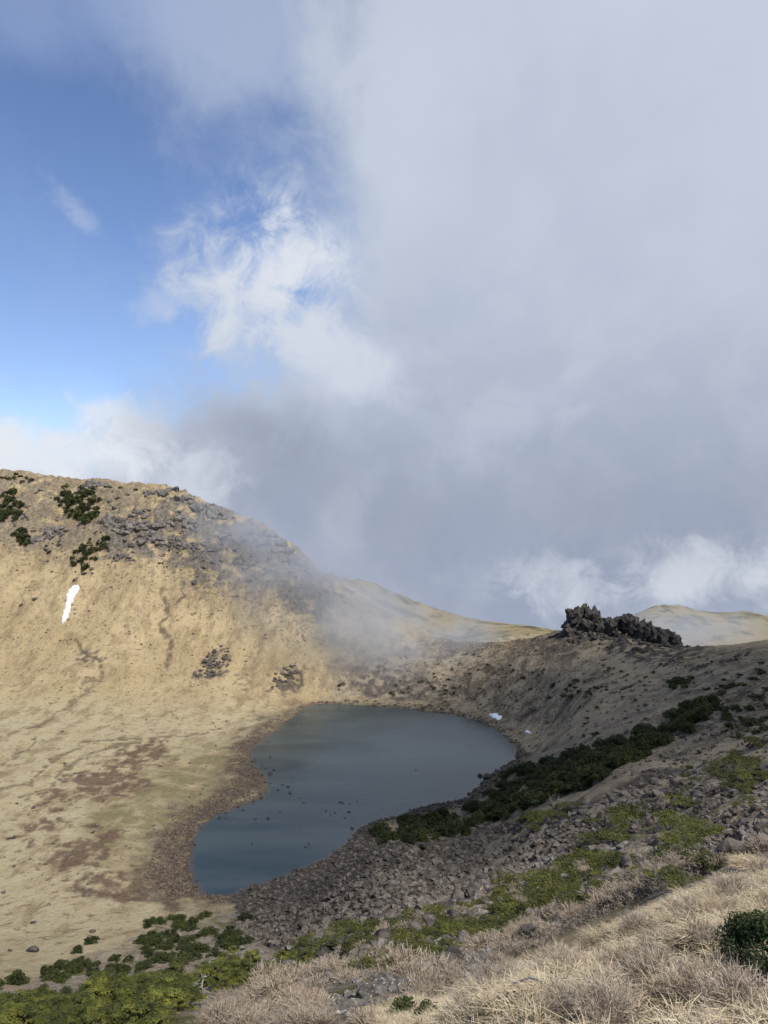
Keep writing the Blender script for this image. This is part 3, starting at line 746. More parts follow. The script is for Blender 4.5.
for k, (px, py, wd, hg, lb) in enumerate([(553, 637, 5, 1.6, 'low dark rocks trailing down the rim left of the crag'), (700, 668, 5, 1.6, 'dark rocks on the slope below and right of the crag'), (640, 652, 7, 2.2, 'dark broken rocks just under the crag'),
                                           (617, 645, 5, 1.8, 'small dark rocks below the middle of the crag'), (672, 662, 5, 1.5, 'low dark ledge right under the end of the crag'), (735, 660, 6, 1.2, 'dark ledge on the rim at the right edge'), (690, 718, 4.0, 1.6, 'grey rocks inside the upper end of the shrub band'), (622, 690, 5, 1.3, 'dark ledge on the brown slope midway below the crag')]):
    outcrop('rock_outcrop', px, py, wd, hg, lb, M_crag if k != 6 else M_rock, 9, 60 + k, 150)
for k, (px, py, wd, hg, lb) in enumerate([(348, 1001, 0.8, 0.5, 'rock cluster mottled with white lichen at the lower middle, left one'), (388, 993, 0.9, 0.72, 'jagged rock cluster with white lichen in the heather, right one'), (20, 985, 1.0, 0.5, 'grey rock behind the lower left pines'), (362, 1012, 0.7, 0.5, 'flat grey slab in the heather under the lichen rocks')]):
    outcrop('rock_outcrop', px, py, wd, hg, lb, M_lichen, 11, 90 + k, 8)

# ------------------------------------------------------------------ foliage
def leaf_mat(name, dark, light, trans=0.25, var=0.5):
    t = NT(name); p = t.pos()
    c_ = t.mix(t.ss(t.noise(p, 1.2, 4, 0.6), 0.35, 0.65), dark, light)
    c_ = t.mix(1.0, c_, t.mix(t.rnd(), (1 - var, 1 - var, 1 - var), (1 + var * .6, 1 + var * .5, 1.0)), 'MULTIPLY')
    b_ = t.n('ShaderNodeBsdfPrincipled', {'Roughness': 0.6, 'Specular IOR Level': 0.2, 'Base Color': c_})
    tr = t.n('ShaderNodeBsdfTranslucent', {'Color': c_})
    mx = t.n('ShaderNodeMixShader', {0: trans}); t.t.links.new(b_.outputs[0], mx.inputs[1]); t.t.links.new(tr.outputs[0], mx.inputs[2])
    o_ = t.n('ShaderNodeOutputMaterial'); t.t.links.new(mx.outputs[0], o_.inputs[0])
    return t.m
M_dark = leaf_mat('yew_leaves', (0.034, 0.045, 0.016), (0.066, 0.08, 0.026))
M_pine = leaf_mat('pine_needles', (0.045, 0.056, 0.016), (0.15, 0.155, 0.036), 0.15, 0.5)
M_mat = leaf_mat('juniper_needles', (0.050, 0.056, 0.016), (0.115, 0.118, 0.032), 0.2, 0.35)
M_bush = leaf_mat('bush_leaves', (0.028, 0.045, 0.018), (0.055, 0.080, 0.028))
t = NT('bark'); M_bark = t.bsdf(t.mix(t.noise(t.pos(), 6, 4), (0.10, 0.08, 0.06), (0.26, 0.23, 0.2)), 0.9)
t = NT('bleached_wood'); M_dead = t.bsdf(t.mix(t.noise(t.pos(), 8, 4), (0.20, 0.185, 0.165), (0.46, 0.44, 0.40)), 0.85)
def twig_mat(name, a_, b_):
    t = NT(name); p = t.pos()
    c_ = t.mix(t.ss(t.noise(p, 5.0, 4, 0.6), 0.35, 0.65), a_, b_)
    c_ = t.mix(t.math('MULTIPLY', t.ss(t.noise(p, 0.9, 5, 0.65), 0.50, 0.66), 0.75), c_, (0.27, 0.205, 0.135))
    c_ = t.mix(t.math('MULTIPLY', t.ss(t.noise(p, 23.0, 2, 0.5), 0.55, 0.7), 0.6), c_, tuple(x * 0.5 for x in a_))
    c_ = t.mix(1.0, c_, t.mix(t.rnd(), (0.8, 0.8, 0.8), (1.12, 1.08, 1.05)), 'MULTIPLY')
    return t.bsdf(c_, 0.9)
M_twig = twig_mat('bare_twigs', (0.30, 0.245, 0.19), (0.52, 0.45, 0.37))
M_straw = twig_mat('dry_straw', (0.46, 0.375, 0.245), (0.68, 0.585, 0.42))

def leaves(clumps, nleaf, lsize, r, flat=0.0):
    """small tilted leaf faces on the skins of many clumps (centre, radii)"""
    w_ = np.array([c_[1][0] * c_[1][1] + c_[1][0] * c_[1][2] for c_ in clumps]); w_ = w_ / w_.sum()
    idx = r.choice(len(clumps), nleaf, p=w_)
    cen_ = np.array([c_[0] for c_ in clumps])[idx]; rad = np.array([c_[1] for c_ in clumps])[idx]
    d = r.normal(size=(nleaf, 3)); d /= np.linalg.norm(d, axis=1)[:, None]
    d[:, 2] = np.where(d[:, 2] < -0.35, -d[:, 2], d[:, 2])
    rr_ = r.uniform(0.55, 1.08, nleaf)[:, None]
    p = cen_ + d * rad * rr_
    nrm = d + r.normal(size=(nleaf, 3)) * 0.55 + np.array([0, 0, 0.35 + flat]); nrm /= np.linalg.norm(nrm, axis=1)[:, None]
    a_ = np.cross(nrm, r.normal(size=(nleaf, 3))); a_ /= np.linalg.norm(a_, axis=1)[:, None]
    b_ = np.cross(nrm, a_)
    l = (lsize * r.uniform(0.6, 1.4, nleaf))[:, None]
    q = np.stack([p - a_ * l, p - b_ * l * 0.42, p + a_ * l, p + b_ * l * 0.42], 1).reshape(-1, 3)
    return q, np.arange(nleaf * 4).reshape(-1, 4)
def tubes(paths, sides=5):
    Vs, Fs, o = [], [], 0
    for pts, rads in paths:
        pts = np.array(pts, float); m = len(pts)
        tan = np.gradient(pts, axis=0); tan /= np.linalg.norm(tan, axis=1)[:, None] + 1e-9
        ref = np.where(np.abs(tan[:, 2:3]) > 0.9, [[1., 0, 0]], [[0, 0, 1.]])
        a_ = np.cross(tan, ref); a_ /= np.linalg.norm(a_, axis=1)[:, None]; b_ = np.cross(tan, a_)
        an = np.arange(sides) * 2 * math.pi / sides
        v = pts[:, None] + (np.cos(an)[None, :, None] * a_[:, None] + np.sin(an)[None, :, None] * b_[:, None]) * np.array(rads)[:, None, None]
        Vs.append(v.reshape(-1, 3))
        for i in range(m - 1):
            for k in range(sides):
                k2 = (k + 1) % sides
                Fs.append([o + i * sides + k, o + i * sides + k2, o + (i + 1) * sides + k2, o + (i + 1) * sides + k])
        o += m * sides
    return np.concatenate(Vs), np.array(Fs)

def crown_shrub(seed, nl, ls, rx=1.0, hz=0.9, ncl=16):
    r = np.random.default_rng(seed); cl = []
    for k in range(ncl):
        a_ = r.uniform(0, 6.283); q = r.uniform(0, 0.85) ** 0.7
        s = r.uniform(0.22, 0.42)
        top = hz * (1 - 0.6 * q * q) * r.uniform(0.75, 1.1)
        cl.append(((q * rx * math.cos(a_), q * rx * math.sin(a_), max(0.12, top - s * 0.6)), (s, s, s * 0.75)))
        cl.append(((q * rx * 1.05 * math.cos(a_), q * rx * 1.05 * math.sin(a_), 0.22 * hz), (s, s, s * 0.8)))
    return leaves(cl, nl, ls, r)
shrub_me = [mesh_np('evergreen_shrub', *crown_shrub(40 + k, 1100, 0.10), M_dark) for k in range(5)]
far_me = [mesh_np('hill_shrub', *crown_shrub(60 + k, 420, 0.15, 1.0, 0.85, 10), M_dark) for k in range(3)]
mat_me = []
for k in range(5):
    r = np.random.default_rng(80 + k); cl = []
    for j in range(22):
        a_ = r.uniform(0, 6.283); q = r.uniform(0, 1) ** 0.6; s = r.uniform(0.16, 0.34)
        cl.append(((q * math.cos(a_) * 1.0, q * math.sin(a_) * 0.75, 0.16 * (1 - 0.6 * q)), (s, s, s * 0.55)))
    mat_me.append(mesh_np('juniper_mat', *leaves(cl, 1500, 0.055, r, 0.5), M_mat))
def put(me, p, s, label, cat, group, name, sz=None, sink=0.0):
    o = link(name, me); o.location = (p[0], p[1], p[2] - sink * s)
    o.rotation_euler = (0, 0, rg.uniform(0, 6.28)); sz = sz if sz is not None else s
    o.scale = (s * rg.uniform(.85, 1.2), s * rg.uniform(.85, 1.2), sz * rg.uniform(.85, 1.2))
    return tag(o, label, cat, group)
# the dark band of shrubs running from the lake up the right slope
BAND = [(376, 832), (380, 843), (425, 845), (470, 834), (520, 812), (548, 800), (598, 785), (612, 770), (650, 752), (700, 728), (721, 712), (715, 700), (690, 704), (650, 726), (600, 748), (560, 760), (525, 768), (505, 777), (492, 790), (474, 806), (430, 815), (392, 823)]
b1 = pts_in(BAND, 280, 140)
b1 = b1[fbm(b1[:, 0] / 12, b1[:, 1] / 12, 3, 15) > -0.62]
for p in b1:
    lb = 'dark green evergreen shrub in the dense band beside the near right lake shore' if p[1] > 225 else 'dark green evergreen shrub in the upper band climbing the slope towards the right'
    put(shrub_me[rg.integers(5)], p, rg.uniform(1.7, 3.5), lb, 'shrub', 'shrubs of the dark band', 'evergreen_shrub', rg.uniform(2.0, 3.3))
# shrubs dotted over the right slope
for poly, cnt, smin, smax, lb in [([(668, 690), (678, 680), (692, 676), (694, 686), (680, 692)], 9, 1.6, 2.6, 'dark shrub of the small clump on the brown slope below the crag, right'),
                                  ([(705, 690), (768, 660), (768, 676), (715, 702)], 22, 0.8, 1.7, 'low dark shrub near the right edge on the rim slope'),
                                  ([(720, 712), (768, 690), (768, 735), (735, 742)], 32, 0.8, 1.7, 'low dark shrub right of the upper end of the shrub band'),
                                  ([(556, 702), (566, 686), (578, 680), (582, 690), (566, 704)], 8, 1.3, 2.1, 'dark shrub on the slope left below the crag'),
                                  ([(574, 700), (590, 688), (602, 680), (600, 690), (586, 700)], 7, 0.9, 1.5, 'small dark shrub in the gully below the crag'),
                                  ([(480, 650), (520, 645), (560, 640), (560, 700), (500, 705), (420, 690), (440, 660)], 30, 0.7, 1.5, 'small dark shrub on the far inner slope of the rim'),
                                  ([(600, 665), (640, 672), (660, 668), (620, 700), (600, 740), (580, 740)], 16, 0.8, 1.5, 'small dark shrub scattered on the brown slope between crag and shrub band'),
                                  ([(330, 690), (390, 660), (430, 670), (480, 706), (420, 700)], 22, 0.8, 1.5, 'small dark shrub on the misty slope above the far shore')]:
    for p in pts_in(poly, cnt, 120):
        put(far_me[rg.integers(3)], p, rg.uniform(smin, smax), lb, 'shrub', lb[:40].strip() + ' group', 'hill_shrub')
# shrub patches on the left hill
for poly, cnt, smin, smax, lb, gp in [([(0, 494), (14, 492), (22, 510), (33, 545), (20, 549), (8, 520), (0, 528)], 46, 1.79, 3.45, 'dark shrub in the leftmost patch near the top of the left hill', 'leftmost hill shrubs'),
                                      ([(56, 500), (66, 488), (92, 490), (101, 505), (92, 526), (74, 524)], 62, 2.13, 4.02, 'dark shrub in the large patch below the skyline of the left hill', 'large hill shrub patch'),
                                      ([(70, 556), (90, 540), (112, 535), (110, 550), (86, 572), (70, 566)], 40, 1.46, 2.76, 'dark shrub in the loose patch just above the snow strip', 'shrubs above the snow'),
                                      ([(0, 472), (30, 476), (38, 486), (0, 484)], 10, 1.4, 2.4, 'dark shrub at the left end of the hill skyline', 'skyline shrubs')]:
    for p in pts_in(poly, cnt, 420):
        s = rg.uniform(smin, smax); put(far_me[rg.integers(3)], p, s, lb, 'shrub', gp, 'hill_shrub', s * 1.25)
for px, py, lb in [(120, 489, 'tiny lone bush on the skyline right of the small outcrop'), (136, 491, 'second tiny bush on the skyline before the flat topped outcrop')]:
    put(far_me[0], spot(px, py, 400)[0], 1.7, lb, 'shrub', None, 'hill_shrub', 1.9)

# ---- dwarf pines in the lower left
def pine_parts(seed):
    r = np.random.default_rng(seed); cl = []; paths = []
    lean = r.uniform(-0.15, 0.15, 2)
    for j in range(13):
        h_ = 0.22 + 0.85 * j / 12.; a_ = j * 2.4 + r.uniform(-.5, .5); q = (1.05 - 0.75 * (j / 12.) ** 1.4) * r.uniform(0.5, 1.0)
        e = np.array([q * math.cos(a_) + lean[0] * h_, q * math.sin(a_) + lean[1] * h_, h_ * 1.05 + 0.08 * r.normal()])
        s = r.uniform(0.18, 0.34)
        cl.append((tuple(e * (0.9, 0.9, 1)), (s * 1.1, s * 1.1, s * 0.42)))
        if j % 2: cl.append((tuple(e * (0.5, 0.5, 1.0) + np.array([0, 0, 0.05])), (s * .8, s * .8, s * 0.36)))
        b0 = np.array([lean[0] * h_ * .8, lean[1] * h_ * .8, h_ * 0.8])
        paths.append(([b0, (b0 + e) / 2 + (0, 0, -0.02), e], [0.03, 0.02, 0.008]))
    cl.append(((lean[0] * 1.1, lean[1] * 1.1, 1.14), (0.16, 0.16, 0.18)))
    paths.insert(0, ([(0, 0, -0.15), (lean[0] * .4, lean[1] * .4, 0.4), (lean[0], lean[1], 1.05)], [0.065, 0.05, 0.02]))
    return leaves(cl, 3400, 0.05, r, 0.5), tubes(paths)
pine_me = []
for k in range(5):
    a_, b_ = pine_parts(700 + k)
    pine_me.append((mesh_np('crown', *a_, M_pine), mesh_np('trunk', *b_, M_bark)))
def put_pine(p, s, label, group):
    e = bpy.data.objects.new('dwarf_pine', None); COL.objects.link(e); e.location = p
    e.rotation_euler = (0, 0, rg.uniform(0, 6.28)); e.scale = (s * rg.uniform(1.0, 1.35), s * rg.uniform(1.0, 1.35), s * rg.uniform(0.65, 1.05))
    tag(e, label, 'pine', group)
    k = rg.integers(5)
    link('crown', pine_me[k][0], e); link('trunk', pine_me[k][1], e)
for p in pts_in([(-20, 1012), (30, 1000), (110, 990), (165, 985), (205, 975), (215, 985), (190, 1003), (175, 1040), (-20, 1050)], 76, 25):
    put_pine(p, rg.uniform(0.6, 1.1), 'bright green dwarf pine in the thicket at the lower left corner', 'lower left pine thicket')
for p in pts_in([(150, 985), (200, 975), (235, 955), (262, 968), (258, 984), (215, 994)], 30, 25):
    put_pine(p, rg.uniform(0.8, 1.4), 'sunlit green dwarf pine at the right end of the lower left thicket', 'pines of the right end')
for p in pts_in([(262, 968), (325, 952), (330, 964), (300, 980), (268, 984)], 24, 25):
    put_pine(p, rg.uniform(0.6, 1.1), 'low green dwarf pine between the heather and the dark scree', 'pines below the scree')
for p in pts_in([(136, 925), (180, 914), (205, 925), (250, 935), (240, 955), (200, 965), (150, 962)], 62, 60):
    put(shrub_me[rg.integers(5)], p, rg.uniform(1.1, 2.1), 'dark green shrub in the shady clump between lake tip and pine thicket', 'shrub', 'dark clump below the lake tip', 'evergreen_shrub', rg.uniform(0.9, 1.6))
for p in pts_in([(-10, 990), (20, 978), (70, 965), (130, 955), (150, 972), (90, 982), (20, 992)], 30, 40):
    put(shrub_me[rg.integers(5)], p, rg.uniform(0.8, 1.5), 'dark shrub in the broken row above the lower left pine thicket', 'shrub', 'dark row above the pine thicket', 'evergreen_shrub', rg.uniform(0.9, 1.6))
for px, py, s, lb in [(78, 952, 1.5, 'lone dark shrub on pale grass beside a dark boulder, lower left'), (92, 944, 1.7, 'upright dark shrub on the pale grass left of the shady clump'), (245, 921, 2.0, 'dark shrub standing at the near tip of the lake'), (15, 985, 1.6, 'dark shrub at the left edge above the pine thicket'), (44, 978, 1.4, 'dark shrub on pale grass above the left thicket'), (205, 918, 1.8, 'dark shrub at the left of the lake tip')]:
    put(shrub_me[rg.integers(5)], spot(px, py, 40)[0], s, lb, 'shrub', None, 'evergreen_shrub', s)
# ---- low green mats
for poly, cnt, lb, gp in [([(370, 950), (425, 918), (500, 893), (545, 874), (600, 858), (640, 858), (612, 880), (560, 902), (500, 930), (440, 952)], 125, 'low yellow green juniper mat among grey rocks in the middle of the slope', 'juniper mats mid slope'),
                          ([(520, 822), (560, 805), (600, 800), (590, 812), (540, 826)], 14, 'low green mat along the upper edge of the scree', 'juniper mats on the upper scree'),
                          ([(652, 850), (690, 832), (722, 832), (705, 850), (670, 858)], 14, 'green mat in the scree at right behind the knoll', 'juniper mats behind the knoll'),
                          ([(656, 884), (690, 870), (720, 868), (700, 880), (670, 890)], 10, 'green mat tucked right behind the dry grass knoll', 'juniper mats at the knoll edge'),
                          ([(345, 965), (395, 955), (470, 945), (540, 920), (520, 940), (440, 965), (380, 978)], 34, 'small green mat in the heather above the knoll', 'juniper mats in the heather'),
                          ([(520, 905), (560, 885), (640, 870), (660, 880), (600, 900), (545, 925)], 30, 'small green mat between pale boulders above the knoll crest', 'juniper mats above the crest'),
                          ([(560, 835), (640, 805), (768, 768), (768, 800), (640, 838), (580, 852)], 30, 'small green mat in a turf streak of the upper right scree', 'juniper mats in the right scree'),
                          ([(300, 945), (370, 925), (400, 925), (360, 950), (310, 960)], 22, 'small green mat at the foot of the scree', 'juniper mats at the scree foot'),
                          ([(640, 780), (768, 735), (768, 765), (700, 790)], 14, 'green mat on the pale stony band at right', 'juniper mats on the right')]:
    for p in pts_in(poly, cnt, 18):
        s = (0.95 + 1.9 * rg.random() ** 1.8) * min(1.5, max(0.5, p[1] / 75))
        put(mat_me[rg.integers(5)], p, s, lb, 'juniper', gp, 'juniper_mat', s * 0.8)
for px, py, s, lb in [(408, 1016, 0.55, 'green juniper bush at the bottom edge left of the dry grass'), (466, 1000, 0.42, 'round dark green juniper at the left flank of the knoll'), (485, 990, 0.36, 'small green juniper on the left flank of the knoll, upper one'), (432, 1018, 0.42, 'green juniper spray at the bottom, beside the bottom edge bush'), (668, 868, 0.8, 'round green juniper behind the knoll crest')]:
    p = spot(px, py, 5)[0]
    o = put(shrub_me[rg.integers(5)], p, s, lb, 'juniper', None, 'juniper_bush', s * 0.62)

# ---- the near evergreen bush at the right edge
r = np.random.default_rng(5); cl = []
for j in range(46):
    a_ = r.uniform(0, 6.283); q = r.uniform(0, 1) ** 0.55; s = r.uniform(0.10, 0.2)
    cl.append(((q * 0.48 * math.cos(a_), q * 0.42 * math.sin(a_), 0.12 + 0.50 * (1 - q * q) * r.uniform(0.5, 1.0)), (s, s, s)))
nb = spot(786, 984, 4)[0]
e = bpy.data.objects.new('evergreen_bush', None); COL.objects.link(e); e.location = nb + np.array([0.05, 0.2, 0.0])
tag(e, 'dense round dark green bush at the right edge on the dry grass knoll', 'bush')
link('crown', mesh_np('crown', *leaves(cl, 12000, 0.021, r), M_bush), e)
pth = []
for j in range(9):
    a_ = r.uniform(0, 6.283)
    pth.append(([(0, 0, -0.08), (0.12 * math.cos(a_), 0.12 * math.sin(a_), 0.15), (0.36 * math.cos(a_), 0.32 * math.sin(a_), 0.42)], [0.016, 0.011, 0.004]))
link('stem', mesh_np('stem', *tubes(pth), M_bark), e)

# ---- bare twiggy bushes
def twigs(seed, n, h_, spread, w_, side=4):
    r = np.random.default_rng(seed); seg = []
    for i in range(n):
        a_ = r.uniform(0, 6.283); q = r.uniform(0, 1) ** 0.6 * spread
        b0 = np.array([q * 0.45 * math.cos(a_), q * 0.45 * math.sin(a_), -0.05])
        tip = np.array([q * math.cos(a_), q * math.sin(a_), h_ * (1 - 0.45 * (q / spread) ** 2) * r.uniform(0.7, 1.1)])
        mid = (b0 + tip) / 2 + np.array([0, 0, 0.08 * h_]) + r.normal(size=3) * 0.03 * spread
        seg += [(b0, mid, w_), (mid, tip, w_ * 0.8)]
        for k in range(side):
            u = r.uniform(0.35, 0.95); c_ = mid + (tip - mid) * (2 * u - 1) if u > .5 else b0 + (mid - b0) * 2 * u
            d = (tip - b0) * r.uniform(0.08, 0.22) + r.normal(size=3) * 0.13 * h_; d[2] = abs(d[2])
            seg.append((c_, c_ + d, w_ * 0.7))
    S = np.array([s_[0] for s_ in seg]); E = np.array([s_[1] for s_ in seg]); wd = np.array([s_[2] for s_ in seg])[:, None]
    d = E - S; a_ = np.cross(d, r.normal(size=d.shape)); a_ /= np.linalg.norm(a_, axis=1)[:, None] + 1e-9
    q = np.stack([S - a_ * wd, S + a_ * wd, E + a_ * wd * 0.5, E - a_ * wd * 0.5], 1).reshape(-1, 3)
    return q, np.arange(len(q)).reshape(-1, 4)
def clear_of_view(p):
    px_ = CX + F * p[0] / p[1]; py_ = CY - F * (p[2] - CAMZ) / p[1]
    return [] if (318 < px_ < 416 and 982 < py_ < 1024) else [1]
twig_me = [mesh_np('bare_shrub', *twigs(20 + k, 130, 0.50, 0.7, 0.0060, 14), M_twig) for k in range(4)]
M_twig2 = twig_mat('far_twigs', (0.22, 0.182, 0.142), (0.43, 0.365, 0.29))
twig_far = [mesh_np('bare_shrub', *twigs(30 + k, 150, 0.6, 1.0, 0.018, 3), M_twig2) for k in range(4)]
near_tw = [(655, 985, .75, 'widest bare grey bush in the middle of the dry grass knoll'), (615, 970, .6, 'bare twiggy bush left of the widest grey bush on the knoll'), (700, 1000, .55, 'bare grey bush right of the widest one, near the bottom edge'), (745, 1012, .6, 'bare pale bush at the bottom right corner'),
           (560, 965, .6, 'pinkish bare bush on the left part of the knoll'), (530, 975, .5, 'bare bush on the left slope of the knoll'), (590, 948, .5, 'bare bush near the upper edge of the knoll'), (690, 915, .65, 'bare grey bush high on the knoll, left of the crest'), (640, 925, .6, 'bare bush along the knoll crest, middle'),
           (735, 885, .7, 'bare bush on the knoll crest near the right edge'), (762, 870, .7, 'pale bare bush where the crest meets the right edge'), (500, 985, .5, 'bare bush at the left foot of the knoll'), (470, 1010, .45, 'bare bush at the bottom left of the knoll'), (610, 1015, .5, 'bare bush at the bottom edge under the widest bush'), (575, 1005, .45, 'bare low bush at the bottom of the knoll, beside a fallen stick'), (660, 945, .45, 'small bare bush above the widest grey bush'), (540, 940, .5, 'bare bush right of the straw coloured tuft'), (715, 940, .4, 'small bare bush left of the dark green bush')]
for px, py, s, lb in near_tw:
    put(twig_me[rg.integers(4)], spot(px, py + 6, 4)[0], s, lb, 'bare shrub', None, 'bare_shrub', s)
for p in pts_in([(205, 1030), (215, 1000), (265, 980), (330, 966), (400, 962), (452, 978), (440, 1000), (398, 1012), (370, 1035)], 120, 12):
    if len(clear_of_view(p)) == 0: continue
    s = rg.uniform(0.6, 1.15) * min(1.3, max(0.55, p[1] / 35))
    put(twig_far[rg.integers(4)], p, s, 'pale pinkish grey bare heather bush in the mass right of the pine thicket', 'bare shrub', 'bare bushes at the lower middle', 'bare_shrub', s * .9)
for p in pts_in([(500, 955), (545, 942), (600, 915), (650, 893), (700, 874), (690, 862), (620, 884), (560, 910), (510, 938)], 45, 14):
    s = rg.uniform(0.45, 0.8) * min(1.4, max(0.7, p[1] / 28))
    put(twig_far[rg.integers(4)], p, s, 'bare pinkish bush on the slope falling away just behind the knoll crest', 'bare shrub', 'bare bushes under the crest', 'bare_shrub', s * .9)
for p in pts_in([(470, 955), (560, 915), (610, 898), (690, 868), (768, 848), (768, 858), (690, 880), (600, 905), (500, 968)], 34, 16):
    s = rg.uniform(0.6, 1.1) * min(1.4, max(0.5, p[1] / 40))
    put(twig_far[rg.integers(4)], p, s, 'pale bare bush among rocks just behind the knoll', 'bare shrub', 'bare bushes behind the knoll', 'bare_shrub', s * .9)
for p in pts_in([(380, 950), (500, 915), (600, 880), (690, 850), (600, 865), (500, 892), (420, 925), (330, 955)], 34, 20):
    s = rg.uniform(0.7, 1.2) * min(1.6, max(0.6, p[1] / 60))
    put(twig_far[rg.integers(4)], p, s, 'greyish bare bush among the green mats of the middle slope', 'bare shrub', 'bare bushes of the middle slope', 'bare_shrub', s * .8)

# ---- straw grass of the knoll and heath cover further out
def blades(pts, per, hmin, hmax, wid, r, spread, mess=0.45):
    n_ = len(pts) * per
    b0 = np.repeat(pts, per, 0) + np.column_stack([r.normal(size=(n_, 2)) * spread, np.zeros(n_)])
    lean_t = np.repeat(r.normal(size=(len(pts), 2)) * 0.35 + np.array([-0.25, -0.15]), per, 0)
    d = np.column_stack([lean_t + r.normal(size=(n_, 2)) * mess, np.ones(n_)])
    h_ = r.uniform(hmin, hmax, n_)[:, None]
    d = d / np.linalg.norm(d, axis=1)[:, None] * h_
    mid = b0 + d * 0.55; tip = b0 + d + np.column_stack([d[:, :2] * 0.5, -0.25 * h_[:, 0]])
    a_ = np.cross(d, r.normal(size=d.shape)); a_ /= np.linalg.norm(a_, axis=1)[:, None]; a_ *= wid
    v = np.stack([b0 - a_, b0 + a_, mid + a_ * .8, mid - a_ * .8, tip + a_ * .25, tip - a_ * .25], 1).reshape(-1, 3)
    k = np.arange(n_)[:, None] * 6
    f = np.concatenate([k + [0, 1, 2, 3], k + [3, 2, 4, 5]], 1).reshape(-1, 4)
    return v, f
r = np.random.default_rng(9)
aa = r.uniform(R(-4), R(40), 7400); dd = np.sqrt(r.uniform(3.2 ** 2, 24.0 ** 2, 7400))
gx, gy = dd * np.sin(aa), dd * np.cos(aa)
gpx = CX + F * gx / gy; gpy = CY - F * (ground_z(gx, gy) - CAMZ) / gy
ok = (sdf(gpx, gpy, np.array(KNOLL, float)) < 30)
gx, gy = gx[ok], gy[ok]
den = fbm(gx / 1.1, gy / 1.1, 3, 44)
sel = den > -0.55
gp = np.column_stack([gx, gy, ground_z(gx, gy) - 0.03])[sel]
hs = np.clip(0.8 + den[sel], 0.5, 1.4)
v1, f1 = blades(gp, 46, 0.07, 0.25, 0.0038, r, 0.10, 0.9)
tc_ = gp[r.choice(len(gp), 110, replace=False)]
v2, f2 = blades(tc_, 220, 0.22, 0.46, 0.0042, r, 0.07, 0.55)
o = link('dry_grass', mesh_np('dry_grass', np.concatenate([v1, v2]), np.concatenate([f1, f2 + len(v1)]), M_straw))
tag(o, 'straw coloured dry grass covering the near knoll', 'grass', kind='stuff')
p_ = pts_in(MIX_S, 5200, 14); p_ = p_[p_[:, 1] < 150]
q_ = pts_in([(195, 1030), (215, 995), (330, 966), (450, 975), (440, 1000), (390, 1020)], 1500, 9)
p_ = p_[fbm(p_[:, 0] / 6, p_[:, 1] / 6, 3, 23) > 0.05]
w_ = pts_in([(455, 975), (500, 962), (545, 945), (600, 918), (650, 895), (710, 874), (690, 858), (620, 880), (560, 905), (500, 935), (450, 960)], 2400, 13)
p_ = np.concatenate([p_, w_[w_[:, 1] < 60]])
def clear_of_rocks(p):
    px_ = CX + F * p[:, 0] / p[:, 1]; py_ = CY - F * (p[:, 2] - CAMZ) / p[:, 1]
    return p[~((px_ > 322) & (px_ < 412) & (py_ > 984) & (py_ < 1022))]
q_ = clear_of_rocks(q_)
v1, f1 = blades(p_, 16, 0.08, 0.30, 0.013, r, 0.28); v2, f2 = blades(q_, 22, 0.12, 0.42, 0.009, r, 0.2)
o = link('heather', mesh_np('heather', np.concatenate([v1, v2]), np.concatenate([f1, f2 + len(v1)]), M_twig2))
tag(o, 'pinkish grey dry heather covering the slope between knoll and scree', 'heather', kind='stuff')
# a rounded straw tuft
for px, py, s, lb in [(590, 917, 0.5, 'rounded orange straw tuft on the upper edge of the knoll'), (750, 868, 0.8, 'pale straw tuft at the right edge on the knoll crest'), (575, 990, 0.4, 'flattened straw tuft in the lower middle of the knoll')]:
    p = spot(px, py, 4)[0]
    k = 260
    a_ = r.uniform(0, 6.283, k); q = np.sqrt(r.random(k)) * s * 0.6
    v, f = blades(np.column_stack([q * np.cos(a_), q * np.sin(a_), np.zeros(k) - 0.02]), 8, s * .3, s * .75, 0.006, r, 0.04)
    o = link('grass_tuft', mesh_np('grass_tuft', v, f, M_straw)); o.location = p
    tag(o, lb, 'grass tuft')

# ---- bleached dead wood
def dead(px, py, s, label, seed, dmin, name='dead_tree', cat='dead tree', lie=0.6, nb=9):
    r = np.random.default_rng(seed); p = spot(px, py, dmin)[0]
    e = bpy.data.objects.new(name, None); COL.objects.link(e); e.location = p; e.rotation_euler = (0, 0, r.uniform(-0.5, 0.5))
    tag(e, label, cat)
    base_ = [(0, 0, -0.1), (0.25 * lie * s, 0, 0.35 * s), (0.6 * lie * s, 0.1 * s, 0.75 * s), (0.95 * lie * s, 0.1 * s, 1.0 * s)]
    link('trunk', mesh_np('trunk', *tubes([(base_, [0.07 * s, 0.06 * s, 0.045 * s, 0.02 * s])]), M_dead), e)
    for k in range(nb):
        u = r.uniform(0.25, 0.95); i = min(2, int(u * 3)); b0 = np.array(base_[i]) + (np.array(base_[i + 1]) - np.array(base_[i])) * (u * 3 - i)
        d = r.normal(size=3) * 0.5 * s; d[2] = abs(d[2]) * 0.6 + 0.05
        m_ = b0 + d * 0.5 + r.normal(size=3) * 0.07 * s
        pp = [([b0, m_, b0 + d], [0.032 * s, 0.024 * s, 0.01 * s])]
        for q in range(3):
            dd_ = d * 0.35 + r.normal(size=3) * 0.2 * s; pp.append(([m_, m_ + dd_ * .6, m_ + dd_], [0.018 * s, 0.012 * s, 0.006 * s]))
        link('branch', mesh_np('branch', *tubes(pp, 4), M_dead), e)
dead(274, 980, 1.0, 'bleached white dead tree with tangled branches right of the pine thicket', 1, 20, lie=1.3, nb=12)
dead(201, 994, 0.9, 'thin bleached dead trunk standing inside the pine thicket', 2, 20, lie=0.15, nb=5)
dead(740, 850, 0.75, 'pale grey dead trunk in the scree at the right, behind the knoll', 3, 18, lie=0.3, nb=4)
